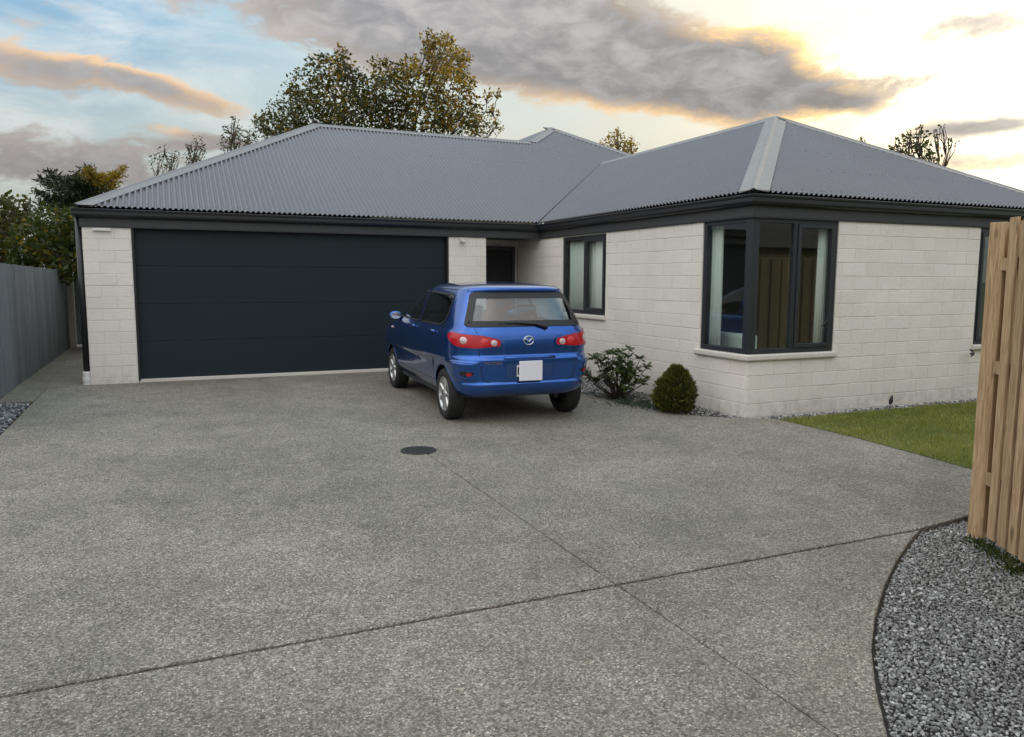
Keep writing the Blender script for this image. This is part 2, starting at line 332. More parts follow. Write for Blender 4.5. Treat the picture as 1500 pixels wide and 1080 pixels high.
MAT['room'] = simple('room_wall_paint', (.30, .29, .27), .9)
MAT['soil'] = simple('dark_soil', (.055, .05, .043), .95, var=.4, vscale=9, bump=.6, bscale=40)
MAT['iron'] = simple('cast_iron', (.045, .043, .04), .55, metal=.5, var=.3, vscale=20)
MAT['steelgrey'] = simple('galvanised_steel', (.45, .46, .47), .45, metal=.7)
MAT['woodn'] = mat_wood('treated_pine', (.55, .395, .24), (.30, .195, .105))
MAT['woodg'] = mat_wood('weathered_timber', (.25, .275, .29), (.13, .145, .155), knots=False)
MAT['stone'] = mat_stone('blue_grey_gravel', (.12, .118, .112), (.215, .212, .203), (.36, .356, .345))
MAT['stone2'] = mat_stone('pale_gravel', (.08, .085, .09), (.20, .21, .215), (.40, .41, .41))
MAT['earth'] = simple('earth', (.07, .085, .04), .95, var=.4, vscale=2)

# ------------------------------------------------------------------ ground and paving
b = MB(); S = 700
b.add([(-S, -S, -.24), (S, -S, -.24), (S, S, -.24), (-S, S, -.24)], [(0, 1, 2, 3)])
tag(b.build('ground', MAT['earth']), kind='structure')

drive = tag(empty('driveway'), kind='structure')
GAP = .013
def slab(poly, name='concrete_slab', parent=drive, base=-.23):
    # slab with slightly worn edges
    n = len(poly); cx = sum(p[0] for p in poly) / n; cy = sum(p[1] for p in poly) / n
    ins = []
    for i in range(n):
        a = Vector(poly[i - 1]); p = Vector(poly[i]); c = Vector(poly[(i + 1) % n])
        e1 = (p - a).normalized(); e2 = (c - p).normalized(); n1 = Vector((-e1.y, e1.x)); n2 = Vector((-e2.y, e2.x))
        q = (n1 + n2); q = q / max(.3, q.dot(n1)); ins.append(p + q * .006)
    m = MB(); z = lambda x, y: h(y)
    vs = [(x, y, base) for x, y in poly] + [(x, y, z(x, y) - .005) for x, y in poly] + [(q.x, q.y, z(q.x, q.y)) for q in ins]
    m.add(vs, [tuple(range(2 * n, 3 * n))] + [(i, (i + 1) % n, n + (i + 1) % n, n + i) for i in range(n)] + [(n + i, n + (i + 1) % n, 2 * n + (i + 1) % n, 2 * n + i) for i in range(n)])
    return m.build(name, MAT['concrete'], parent, fixn=False)
XJ, Y1, Y2 = 3.18, -5.66, -9.06
def sub(poly):                                  # counter-clockwise
    a = sum(poly[i][0] * poly[(i + 1) % len(poly)][1] - poly[(i + 1) % len(poly)][0] * poly[i][1] for i in range(len(poly)))
    return poly if a > 0 else poly[::-1]
bed_edge = [(6.12, -.3), (6.16, -1.6), (6.22, -2.9), (6.30, -3.9), (6.44, -4.6), (6.66, -5.1), (6.98, -5.40)]
slab(sub([(-.53, Y1 + GAP * .3), (7.42, Y1 + GAP * .3), (7.42, -5.60), (7.10, -5.46)] + bed_edge[::-1] + [(6.10, .02), (-.02, .02), (-.02, .0), (-.53, -.0)]))
slab(sub([(-.9, Y1 - GAP * .3), (XJ - GAP * .25, Y1 - GAP * .3), (XJ - GAP * .25, Y2 + GAP), (-.9, Y2 + GAP)]))
slab(sub([(XJ + GAP * .25, Y1 - GAP * .3), (7.42, Y1 - GAP * .3), (7.47, -6.7), (7.36, -7.7), (7.28, -8.4), (7.2, -9.0), (6.05, -8.98), (5.45, Y2 + GAP), (XJ + GAP * .25, Y2 + GAP)]))
gcurve = [(5.45, Y2 - GAP), (5.20, -9.20), (4.85, -9.40), (4.50, -9.62), (4.13, -9.88), (3.83, -10.12), (3.57, -10.37), (3.33, -10.63), (3.22, -10.80)]
gcurve2 = [(3.12, -10.92), (2.75, -11.6), (2.55, -12.4), (2.5, -13.4)]
slab(sub([(-1.2, Y2 - GAP), (XJ - GAP * .25, Y2 - GAP), (XJ - GAP * .25, -10.83), (3.12, -10.92), (2.75, -11.6), (2.55, -12.4), (2.5, -13.4), (2.5, -15), (-1.2, -15)]))
slab(sub([(XJ + GAP * .25, Y2 - GAP)] + gcurve + [(XJ + GAP * .25, -10.84)]))
# path between garage and side fence, and the corner piece in front of it
slab(sub([(-.94, -1.25), (-.537, -1.25), (-.537, -.0), (-.027, .005), (-.02, 9.0), (-.94, 9.0)]))
slab(sub([(6.10, .03), (7.12, .03), (7.12, 1.0), (6.10, 1.0)]))       # porch floor in the recess

def flat(name, poly, z, mat, kind='structure'):
    m = MB(); poly = sub(poly); n = len(poly); z = z if callable(z) else (lambda x, y, q=z: q)
    m.add([(x, y, z(x, y)) for x, y in poly], [tuple(range(n))])
    return tag(m.build(name, mat, fixn=False), kind=kind)
bedL = sub([(6.12, .02)] + bed_edge + [(7.13, -5.44), (7.13, .02)])
flat('garden_bed', bedL, lambda x, y: h(y) - .03, MAT['soil'])
grav_poly = [(6.0, -9.0)] + gcurve + gcurve2 + [(2.5, -15), (7.5, -15), (7.5, -9.0)]
flat('gravel_bed', grav_poly, lambda x, y: -.150, MAT['soil'])
flat('gravel_strip', [(-.94, -1.26), (-.54, -1.26), (-.54, -9.0), (-.94, -9.0)], lambda x, y: h(y) - .045, MAT['soil'])

def in_poly(x, y, poly):
    c = False; j = len(poly) - 1
    for i in range(len(poly)):
        xi, yi = poly[i]; xj, yj = poly[j]
        if (yi > y) != (yj > y) and x < (xj - xi) * (y - yi) / (yj - yi) + xi: c = not c
        j = i
    return c
_ico = bmesh.new(); bmesh.ops.create_icosphere(_ico, subdivisions=1, radius=1); ICO_V = [v.co.copy() for v in _ico.verts]; ICO_F = [tuple(v.index for v in f.verts) for f in _ico.faces]; _ico.free()
def stones(name, pts, size, mat, label, cat, zf):
    m = MB(); rnd = random.Random(3)
    V = m.v; F = m.f
    for x, y in pts:
        s = size * rnd.uniform(.55, 1.35); a, b_, c = s * rnd.uniform(.7, 1.3), s * rnd.uniform(.6, 1.0), s * rnd.uniform(.45, .8)
        q = Matrix.Rotation(rnd.uniform(0, 6.3), 3, 'Z') @ Matrix.Rotation(rnd.uniform(-.6, .6), 3, 'X') @ Matrix.Rotation(rnd.uniform(-.6, .6), 3, 'Y')
        z = zf(x, y) + rnd.uniform(-.3, .75) * size; b0 = len(V); c0 = Vector((x, y, z))
        for p in ICO_V:
            k = rnd.uniform(.62, 1.2); w = q @ Vector((p.x * a * k, p.y * b_ * k, p.z * c * k)); V.append((c0.x + w.x, c0.y + w.y, c0.z + w.z))
        F.extend((f[0] + b0, f[1] + b0, f[2] + b0) for f in ICO_F)
    return tag(m.build(name, mat, fixn=False), label, cat, kind='stuff')
def scatter(poly, step, rnd, jitter=.55, keep=1.0):
    xs = [p[0] for p in poly]; ys = [p[1] for p in poly]; out = []
    y = min(ys)
    while y < max(ys):
        x = min(xs)
        while x < max(xs):
            px, py = x + rnd.uniform(-1, 1) * step * jitter, y + rnd.uniform(-1, 1) * step * jitter
            if rnd.random() < keep and in_poly(px, py, poly): out.append((px, py))
            x += step
        y += step
    return out
rg = random.Random(11)
gp = sub([(6.0, -9.02)] + [(x + .012, y - .012) for x, y in gcurve] + [(x + .012, y) for x, y in gcurve2[:2]] + [(5.5, -11.6), (6.2, -9.02)])
stones('gravel', scatter(gp, .0138, rg), .0092, MAT['stone'], 'blue grey crushed stone filling the bed beside the pine fence', 'gravel', lambda x, y: -.130)
stones('pale_gravel', scatter([(-.92, -1.28), (-.55, -1.28), (-.55, -4.5), (-.92, -4.5)], .034, rg), .02, MAT['stone2'], 'loose pale stones along the foot of the grey side fence', 'gravel', lambda x, y: h(y) - .022)
stones('bed_gravel', scatter(bedL, .036, rg, keep=.92), .018, MAT['stone'], 'dark small stones covering the planting bed beside the wing wall', 'gravel', lambda x, y: h(y) - .02)
stones('mowing_strip_gravel', scatter([(7.16, -5.50), (14, -5.50), (14, -5.66), (7.40, -5.66), (7.2, -5.56)], .036, rg), .018, MAT['stone2'], 'thin line of stones between the lawn and the brick wall', 'gravel', lambda x, y: h(y) - .012)

# lawn
lawn_poly = sub([(7.43, -5.68), (7.48, -6.7), (7.37, -7.7), (7.29, -8.4), (7.21, -9.0), (7.6, -9.12), (14, -9.12), (14, -5.68)])
MAT['turf'] = simple('turf_base', (.095, .12, .034), .95, var=.35, vscale=5)
flat('lawn_base', lawn_poly, lambda x, y: h(y) + .0, MAT['turf'])
MAT['grass'] = mat_leaf('grass_blade', (.12, .15, .028), (.22, .25, .055), (.46, .41, .15), .30, .6)
m = MB(); rl = random.Random(5)
for x, y in scatter(lawn_poly, .021, rl, .7):
    dens = mnoise.noise(Vector((x * 2.2, y * 2.2, 0)))
    for _ in range(3):
        a = rl.uniform(0, 6.28); hh = rl.uniform(.018, .045) * (1 + .5 * dens); w = .0028; lean = rl.uniform(.2, 1.1) * hh; bx, by = x + rl.uniform(-.012, .012), y + rl.uniform(-.012, .012)
        ca, sa = math.cos(a), math.sin(a); z0 = h(y) - .003; b0 = len(m.v)
        m.v += [(bx - sa * w, by + ca * w, z0), (bx + sa * w, by - ca * w, z0), (bx + ca * lean, by + sa * lean, z0 + hh)]; m.f.append((b0, b0 + 1, b0 + 2))
tag(m.build('lawn_grass', MAT['grass'], fixn=False), 'short mown green lawn between the front brick wall and the driveway', 'grass', kind='stuff')

# ------------------------------------------------------------------ house
house = tag(empty('brick_house', (3.5, 2, -.03)), 'single storey pale brick house with grey corrugated hip roof', 'house')
class _P: pass
def hp(o):                                      # parent to the house keeping world coordinates
    o.parent = house; o.matrix_parent_inverse = house.matrix_basis.inverted(); return o
HOUSE_INV = Matrix.Translation(Vector((3.5, 2, -.03))).inverted()
def part(mb, name, mat, **k):
    o = mb.build(name, mat, None, **k); o.parent = house; o.matrix_parent_inverse = HOUSE_INV; return o
OV, ZG, T = .104, 2.451, .53
XW, YC = 7.136, -5.45
ZB = -.23
WT = 2.30                                       # wall top, behind the fascia
BAY = dict(y0=-4.571, x1=8.446, s=.643, t=2.206)
W1 = dict(y0=-2.25, y1=-.85, s=.95, t=2.185)
W3 = dict(x0=10.985, x1=12.2, s=.645, t=2.195)
# wall backing (mortar), pieces butt round the openings
def wallpart(boxes):
    m = MB()
    for a, b_ in boxes: m.box(a, b_)
    return part(m, 'wall', MAT['mortar'])
TH = .18
wl_pillar = wallpart([((0, 0, ZB), (.614, TH, WT))])
wl_pillar2 = wallpart([((5.414, 0, ZB), (6.078, TH, WT))])
wl_side = wallpart([((0, TH + .002, ZB), (TH, 8.0, WT))])
wl_recess = wallpart([((6.078 - TH, TH + .002, ZB), (6.076, .95, WT)), ((5.6, 1.02, ZB), (7.13, 1.16, WT))])
wing_side = wallpart([((XW, W1['y1'], ZB), (XW + TH, 1.0, WT)), ((XW, W1['y0'], ZB), (XW + TH, W1['y1'], W1['s'] - .01)), ((XW, W1['y0'], W1['t']), (XW + TH, W1['y1'], WT)),
                      ((XW, BAY['y0'], ZB), (XW + TH, W1['y0'], WT)), ((XW, YC, ZB), (XW + TH, BAY['y0'], BAY['s'] - .01))])
wing_front = wallpart([((XW + TH + .002, YC, ZB), (BAY['x1'], YC + TH, BAY['s'] - .01)), ((BAY['x1'], YC, ZB), (W3['x0'], YC + TH, WT)), ((W3['x0'], YC, ZB), (W3['x1'], YC + TH, W3['s'] - .01)), ((W3['x1'], YC, ZB), (13.03, YC + TH, WT))])
part(MB().box((12.85, YC + TH, ZB), (13.03, 8, WT)), 'wall', MAT['mortar'])
part(MB().box((0, 8.0, ZB), (12.85, 8.18, WT)), 'wall', MAT['mortar'])
# bricks: one running-bond rule for every face
BL, BH, JT = .40, .165, .007
_bcache = {}
def brick_mesh(L, H):
    k = (round(L, 3), round(H, 3))
    if k not in _bcache:
        c = .0035; a, hh = L / 2, H / 2; d0, d1, d2 = -.012, .002, .0045
        vs = []
        for (s, z, d) in ((a, hh, d0), (a, hh, d1), (a - c, hh - c, d2)): vs += [(-s, -d, -z), (s, -d, -z), (s, -d, z), (-s, -d, z)]
        fs = [(8, 9, 10, 11)] + [(i, (i + 1) % 4, 4 + (i + 1) % 4, 4 + i) for i in range(4)] + [(4 + i, 4 + (i + 1) % 4, 8 + (i + 1) % 4, 8 + i) for i in range(4)]
        me = bpy.data.meshes.new('brick'); me.from_pydata(vs, [], fs); me.update(); me.materials.append(MAT['brick']); _bcache[k] = me
    return _bcache[k]
ALLB = []
Z0B = -.105
def lay(face_origin, udir, length, holes, wall, off=0.0, ztop=WT - .02, zlow=None):
    """face_origin: (x,y) of the left end as seen from outside; udir along the face"""
    ud = Vector((udir[0], udir[1], 0)); row = 0; z = Z0B - BH
    while z < ztop:
        z0, z1 = z, min(z + BH, ztop)
        u = -BL + (off + (BL / 2 if row % 2 else 0)) % BL - BL
        while u < length:
            segs = [(max(0, u), min(length, u + BL))]
            for (ha, hb, hz0, hz1) in holes:
                if z1 - .02 > hz0 and z0 + .02 < hz1:
                    ns = []
                    for (a, b_) in segs:
                        if b_ <= ha or a >= hb: ns.append((a, b_))
                        else:
                            if a < ha: ns.append((a, ha))
                            if b_ > hb: ns.append((hb, b_))
                    segs = ns
            for (a, b_) in segs:
                if b_ - a > .035:
                    zz0, zz1 = z0, z1
                    for (ha, hb, hz0, hz1) in holes:
                        if b_ > ha + .01 and a < hb - .01:
                            if zz0 < hz0 < zz1: zz1 = hz0
                            if zz0 < hz1 < zz1: zz0 = hz1
                    if zz1 - zz0 > .03:
                        c = (a + b_) / 2
                        ALLB.append((Vector((face_origin[0], face_origin[1], (zz0 + zz1) / 2)) + ud * c, ud, round(b_ - a - JT, 3), round(zz1 - zz0 - JT, 3), wall))
            u += BL
        z += BH; row += 1
lay((0, 0), (1, 0), .614, [], wl_pillar)
lay((5.414, 0), (1, 0), .664, [], wl_pillar2, off=.1)
# wing side, seen from the drive: left end is the far end
LS = 1.0 - YC
lay((XW, 1.0), (0, -1), LS + .006, [(1.0 - W1['y1'], 1.0 - W1['y0'], W1['s'] - .075, W1['t'] + .01), (1.0 - BAY['y0'], LS + .1, BAY['s'] - .075, 3)], wing_side, off=.2 - (LS % .2))
lay((XW, YC), (1, 0), 13.03 - XW, [(-.1, BAY['x1'] - XW, BAY['s'] - .075, 3), (W3['x0'] - XW, W3['x1'] - XW, W3['s'] - .075, W3['t'] + .01)], wing_front, off=.0)
# recessed side of the pillar and the garage's left side
lay((6.078, .95), (0, -1), .95, [], wl_recess)
lay((0, 8.0), (0, -1), 8.0, [], wl_side)
def apparent(t):
    c, ud, L, H, w = t; nrm = Vector((ud.y, -ud.x, 0)); v = CAM - c; dist = v.length
    facing = max(0, nrm.dot(v) / dist); d = c - CAM; zc_ = d.dot(FWD)
    px = 750 + FPX * d.dot(RGT) / zc_ if zc_ > 0 else -999
    vis = -30 < px < 1450 and w is not wl_side and w is not wl_recess
    return facing * L * H / dist ** 2 if vis and facing > 0 else 0
ALLB.sort(key=apparent, reverse=True)
rb = random.Random(2); leftover = {}
for i, t in enumerate(ALLB):
    c, ud, L, H, w = t; rz = math.atan2(ud.y, ud.x)
    nrm = Vector((ud.y, -ud.x, 0)); c = c + nrm * rb.uniform(-.0016, .0016)
    if i < 300 and apparent(t) > 0:
        o = bpy.data.objects.new('brick', brick_mesh(L, H)); col.objects.link(o); o.parent = w
        o.matrix_basis = Matrix.Translation(c) @ Matrix.Rotation(rz, 4, 'Z')
    else:
        mb = leftover.setdefault(w.name, (w, MB()))[1]; M = Matrix.Translation(c) @ Matrix.Rotation(rz, 4, 'Z'); me = brick_mesh(L, H)
        mb.add([M @ v.co for v in me.vertices], [tuple(p.vertices) for p in me.polygons])
for w, mb in leftover.values():
    o = mb.build('brickwork', MAT['brick'], w, fixn=False); o['kind'] = 'stuff'

# gutter and fascia swept round the eaves
EAVE = [(0, 8.1), (0, 0), (XW, 0), (XW, YC), (13.03, YC), (13.03, 8.1)]
def sweep(path, prof, closed_prof=True):
    m = MB(); n = len(prof); P = [Vector(p) for p in path]
    for i, p in enumerate(P):
        d1 = (p - P[i - 1]).normalized() if i else (P[1] - p).normalized()
        d2 = (P[i + 1] - p).normalized() if i < len(P) - 1 else d1
        n1, n2 = Vector((-d1.y, d1.x)) * -1, Vector((-d2.y, d2.x)) * -1     # outward = right of travel reversed below
        q = (n1 + n2) / (1 + n1.dot(n2))
        for (o, z) in prof: m.v.append((p.x + q.x * o, p.y + q.y * o, z))
    for i in range(len(P) - 1):
        for k in range(n if closed_prof else n - 1): m.f.append((i * n + k, i * n + (k + 1) % n, (i + 1) * n + (k + 1) % n, (i + 1) * n + k))
    m.f += [tuple(range(n)), tuple(range((len(P) - 1) * n, len(P) * n))]
    return m
gprof = [(.032, 2.335), (.075, 2.332), (.098, 2.345), (.108, 2.37), (.108, 2.412), (.116, 2.426), (.118, 2.446), (.108, 2.451), (.098, 2.446), (.096, 2.35), (.04, 2.345), (.036, 2.44), (.032, 2.44)]
part(sweep(EAVE, gprof), 'gutter', MAT['gutter'])
part(sweep(EAVE, [(-.02, 2.232), (.006, 2.214), (.030, 2.214), (.030, 2.42), (-.02, 2.42)]), 'fascia', MAT['fascia'])
part(sweep(EAVE, [(.012, 2.200), (.024, 2.200), (.024, 2.2135), (.012, 2.2135)]), 'soffit_trim', MAT['fascia'])

# roof: real corrugation, 76 mm pitch
PIT, AMP, SUBD = .0762, .0150, 8
CS = math.cos(math.atan(T)); SN = math.sin(math.atan(T))
def roof_sheet(org, ud, sd_, poly, name='roof_sheet', lift=.014):
    """org: plan point on the eave line; ud along the eave, sd_ up the slope (plan); poly in (u, s) plan metres"""
    org = Vector((*org, ZG)); ud = Vector((*ud, 0)); sd3 = Vector((*sd_, 0)); up = Vector((0, 0, 1))
    nrm = (up * CS - sd3 * SN)
    us = [p[0] for p in poly]; u0, u1 = min(us), max(us)
    step = PIT / SUBD; k0, k1 = int(math.floor(u0 / step)) + 1, int(math.ceil(u1 / step)) - 1
    cols = [u0 + 1e-4] + [k * step for k in range(k0, k1 + 1)] + [u1 - 1e-4]; m = MB(); prev = None
    for u in cols:
        ss = []
        for i in range(len(poly)):
            (a, sa), (b_, sb) = poly[i], poly[(i + 1) % len(poly)]
            if (a - u) * (b_ - u) <= 0 and abs(a - b_) > 1e-9: ss.append(sa + (sb - sa) * (u - a) / (b_ - a))
        if len(ss) < 2: prev = None; continue
        lo, hi = min(ss), max(ss); off = nrm * (lift + AMP * math.cos(2 * math.pi * u / PIT))
        b0 = len(m.v)
        for s in (lo, hi): m.v.append(tuple(org + ud * u + sd3 * s + up * (s * T) + off))
        if prev is not None: m.f.append((prev, b0, b0 + 1, prev + 1))
        prev = b0
    return part(m, name, MAT['roof'], smooth=True, fixn=False)
E0 = .045                                        # sheets stop over the gutter
V_ = .035                                        # half-width of the open valley
# garage front plane (u = X, s = distance back from the eave line Y = -OV)
roof_sheet((0, -OV), (1, 0), (0, 1), [(-OV + E0, E0), (3.91, 4.01), (8.73, 4.01), (9.84, 5.12), (13.2, 1.76), (12.3, .95), (10.09, 3.056 + V_), (7.03 - V_ + E0, E0)])
roof_sheet((-OV, 0), (0, -1), (1, 0), [(OV - E0, E0), (-3.91, 4.01), (-7.92 + E0, E0)])                 # garage left hip
roof_sheet((0, 7.92), (-1, 0), (0, -1), [(OV, 0), (-3.91, 4.01), (-8.73, 4.01), (-4.72, 0)])            # garage back
roof_sheet((7.03, 0), (0, -1), (1, 0), [(5.554 - E0, E0), (2.498, 3.056), (-2.95, 3.056), (.104 + V_ - E0 + .0, E0)])   # wing, side over the drive
roof_sheet((0, -5.554), (1, 0), (0, 1), [(7.03 + E0, E0), (10.09, 3.056), (13.14 - E0, E0)])            # wing front hip
roof_sheet((13.14, 0), (0, 1), (-1, 0), [(-5.554 + E0, E0), (-2.498, 3.056), (2.95, 3.056), (6, 0)])    # wing far side
roof_sheet((4.72, 0), (0, -1), (1, 0), [(-3.906, 4.01), (-5.016, 5.12), (-12, 5.12), (-12, 0), (-7.92, 0)])   # rear roof left
roof_sheet((14.96, 0), (0, 1), (-1, 0), [(-.104, 0), (5.016, 5.12), (12, 5.12), (12, 0)])               # rear roof right
part(MB().add([(4.72, 11.9, 2.3), (14.96, 11.9, 2.3), (9.84, 11.9, 5.1)], [(0, 1, 2)]), 'rear_gable', MAT['mortar'])
# valley tray
def rp(x, y, z): return Vector((x, y, z))
vt = MB()
va, vb = Vector((7.03, -OV, ZG - .01)), Vector((10.09, 2.952, ZG + 3.056 * T - .01))
vt.add([va + Vector((-.12, .12 * 0, .0)), va + Vector((.0, -.12, 0)), va, vb, vb + Vector((-.12, 0, .004)), vb + Vector((0, -.12, .004))], [(0, 2, 3, 4), (2, 1, 5, 3)])
part(vt, 'valley_tray', MAT['gutter'])
# folded cap flashings along hips and ridges
def cap(a, b_, dirs, w=.17, name='ridge_cap', lift=.028):
    """dirs: the two horizontal directions running down each side"""
    a, b_ = Vector(a), Vector(b_); m = MB(); t = (b_ - a).normalized()
    prof = []
    for sgn, d in zip((-1, 1), dirs):
        d = Vector((*d, 0)).normalized(); slope = (d * CS - Vector((0, 0, 1)) * SN)      # steepest way down that plane
        flat_ = (slope - t * slope.dot(t)).normalized(); nrm = flat_.cross(t); nrm = nrm if nrm.z > 0 else -nrm
        prof.append((flat_, nrm))
    (f1, n1), (f2, n2) = prof; nm = (n1 + n2).normalized()
    sec = [f1 * w + n1 * (lift - .018), f1 * w + n1 * lift, f1 * .03 + n1 * lift, nm * (lift + .016) + f1 * .012, nm * (lift + .016) + f2 * .012, f2 * .03 + n2 * lift, f2 * w + n2 * lift, f2 * w + n2 * (lift - .018)]
    n = len(sec); dd = [Vector((*d, 0)).normalized() for d in dirs]; lo = []
    for k, s_ in enumerate(sec):
        d = dd[0] if k < n // 2 else dd[1]; den = t.dot(d)
        lo.append(a + s_ + (t * (-(s_.dot(d)) / den) if abs(den) > .2 else Vector()))
    m.v = [tuple(q) for q in lo] + [tuple(b_ + s) for s in sec]
    m.f = [(k, k + 1, n + k + 1, n + k) for k in range(n - 1)] + [tuple(range(n)), tuple(range(n, 2 * n))]
    return part(m, name, MAT['flash'])
MAT['flash'] = simple('flashing_steel', (.215, .21, .21), .45, var=.10, vscale=1.5)
cap((-OV + .03, -OV + .03, ZG + .03 * T), (3.91, 3.906, ZG + 4.01 * T), ((0, -1), (-1, 0)), .16, 'hip_cap')
cap((3.91, 3.906, ZG + 4.01 * T), (8.73, 3.906, ZG + 4.01 * T), ((0, -1), (0, 1)), .13)
cap((8.73, 3.906, ZG + 4.01 * T), (9.84, 5.016, ZG + 5.12 * T), ((0, -1), (-1, 0)), .14, 'hip_cap')
cap((9.84, 5.016, ZG + 5.12 * T), (13.6, 1.256, ZG + 1.36 * T), ((0, -1), (1, 0)), .16, 'hip_cap')
cap((9.84, 5.016, ZG + 5.12 * T), (9.84, 11.9, ZG + 5.12 * T), ((-1, 0), (1, 0)), .16)
cap((7.03 + .03, -5.554 + .03, ZG + .03 * T), (10.09, -2.498, ZG + 3.056 * T), ((-1, 0), (0, -1)), .165, 'hip_cap')
cap((10.09, -2.498, ZG + 3.056 * T), (10.09, 2.95, ZG + 3.056 * T), ((-1, 0), (1, 0)), .15)
cap((13.14 - .03, -5.554 + .03, ZG + .03 * T), (10.09, -2.498, ZG + 3.056 * T), ((1, 0), (0, -1)), .16, 'hip_cap')
# roofing screws, rows across the sheets
sc = MB()
def screws(org, ud, sd_, rows, urange):
    org = Vector((*org, ZG)); ud = Vector((*ud, 0)); sd3 = Vector((*sd_, 0)); up = Vector((0, 0, 1)); nrm = up * CS - sd3 * SN
    for s in rows:
        a, b_ = urange(s); k = math.ceil(a / PIT)
        while k * PIT < b_:
            c = org + ud * (k * PIT) + sd3 * s + up * (s * T) + nrm * (.014 + AMP)
            q = [c + ud * .008 * math.cos(t_) + sd3 * .008 * math.sin(t_) + up * (.008 * math.sin(t_) * T) for t_ in (0, 1.57, 3.14, 4.71)]
            sc.add(q + [c + nrm * .007], [(0, 1, 4), (1, 2, 4), (2, 3, 4), (3, 0, 4)]); k += 3 if s > .2 else 2
screws((7.03, 0), (0, -1), (1, 0), [.12, .8, 1.5, 2.2, 2.85], lambda s: (.2 - s, 5.35 - s))
screws((0, -5.554), (1, 0), (0, 1), [.12, .8, 1.5, 2.2, 2.8], lambda s: (7.25 + s, 12.9 - s))
screws((0, -OV), (1, 0), (0, 1), [.12, .9, 1.8, 2.7, 3.5], lambda s: (.2 + s, 6.9 + s))
o = part(sc, 'roof_screw_row', MAT['gutter'], fixn=False); o['kind'] = 'stuff'

# garage door
gd = empty('garage_door', (3.014, .09, 0)); gd.parent = house; gd.matrix_parent_inverse = HOUSE_INV
zs = [.015, .566, 1.118, 1.67, 2.232]
for i in range(4):
    MB().box((-2.395, 0, zs[i] + .0015), (2.395, .04, zs[i + 1] - .0015)).build('door_panel', MAT['garage'], gd, bevel=.004)
MB().box((-2.40, .03, 0), (2.40, .06, 2.25)).build('door_backing', MAT['dark'], gd)
part(MB().box((.616, .012, 0), (.645, .085, 2.25)).box((5.383, .012, 0), (5.412, .085, 2.25)).box((.645, .012, 2.222), (5.383, .085, 2.25)), 'door_jamb', MAT['gutter'])
part(MB().box((.62, .024, -.12), (5.41, .16, .012)), 'threshold', MAT['sill'], bevel=.006)
# front door in the recess
fd = empty('front_door', (6.60, .98, -.02)); fd.parent = house; fd.matrix_parent_inverse = HOUSE_INV
MB().box((-.40, 0, 0), (.40, .03, 2.05)).build('door_leaf', MAT['dark'], fd, bevel=.004)
MB().box((-.47, -.015, 0), (-.405, .035, 2.12)).box((.405, -.015, 0), (.47, .035, 2.12)).box((-.405, -.015, 2.055), (.405, .035, 2.12)).build('door_frame', MAT['alu'], fd)
MB().tube([(-.32, -.05, .95), (-.32, -.05, 1.15)], .012).box((-.335, -.05, .97), (-.305, 0, .99)).box((-.335, -.05, 1.11), (-.305, 0, 1.13)).build('door_handle', MAT['steelgrey'], fd)
part(MB().box((6.08, .03, 2.22), (7.13, 1.0, 2.26)), 'porch_ceiling', MAT['fascia'])

# windows
def window(org, ud, units, z0, z1, depth_in, fw=.055, name='window'):
    """org (x,y) left end seen from outside, ud along, units = list of (a, b, opens)"""
    w = empty(name, (org[0], org[1], z0)); w.rotation_euler = (0, 0, math.atan2(ud[1], ud[0])); w.parent = house; w.matrix_parent_inverse = HOUSE_INV
    H = z1 - z0; L0, L1 = units[0][0], units[-1][1]; d0, d1 = .0 + depth_in, .075 + depth_in      # local +Y goes into the house
    fr = MB(); fr.box((L0, d0, 0), (L1, d1, fw)).box((L0, d0, H - fw), (L1, d1, H)).box((L0, d0, fw), (L0 + fw, d1, H - fw)).box((L1 - fw, d0, fw), (L1, d1, H - fw))
    for (a, b_, op) in units[1:]: fr.box((a - fw * .5, d0, fw), (a + fw * .5, d1, H - fw))
    fr.build('window_frame', MAT['alu'], w, bevel=.003)
    for (a, b_, op) in units:
        ia = a + (fw if a == L0 else fw * .5) + .002; ib = b_ - (fw if b_ == L1 else fw * .5) - .002; za, zb = fw + .002, H - fw - .002
        if op:
            s = MB(); q = .045; y0, y1 = d0 - .014, d0 + .045
            s.box((ia, y0, za), (ib, y1, za + q)).box((ia, y0, zb - q), (ib, y1, zb)).box((ia, y0, za + q), (ia + q, y1, zb - q)).box((ib - q, y0, za + q), (ib, y1, zb - q))
            s.build('sash', MAT['alu'], w, bevel=.003); ia += q; ib -= q; za += q; zb -= q
        MB().box((ia - .002, d0 + .026, za - .002), (ib + .002, d0 + .030, zb + .002)).build('pane', MAT['glass'], w, fixn=True)
    return w
w1 = window((XW, W1['y1']), (0, -1), [(0, .72, False), (.72, W1['y1'] - W1['y0'], True)], W1['s'], W1['t'], .012)
wb1 = window((XW, BAY['y0']), (0, -1), [(0, BAY['y0'] - YC - .062, False)], BAY['s'], BAY['t'], .012)
wb2 = window((XW, YC), (1, 0), [(.062, .66, False), (.66, BAY['x1'] - XW, True)], BAY['s'], BAY['t'], .012)
w3 = window((XW, YC), (1, 0), [(W3['x0'] - XW, 4.5, True), (4.5, W3['x1'] - XW, False)], W3['s'], W3['t'], .012)
MB().box((-.004 + .012, -.0 + .012, 0), (.060, .06, BAY['t'] - BAY['s'])).build('corner_post', MAT['alu'], wb2, bevel=.003)
def stay(parent, x, z):
    MB().tube([(x, -.012, z), (x - .02, -.03, z + .02), (x - .075, -.035, z - .035), (x - .11, -.035, z - .05)], [.009, .011, .009, .007], 8).build('window_latch', MAT['blackp'], parent, smooth=True)
stay(wb2, BAY['x1'] - XW - .125, .36)
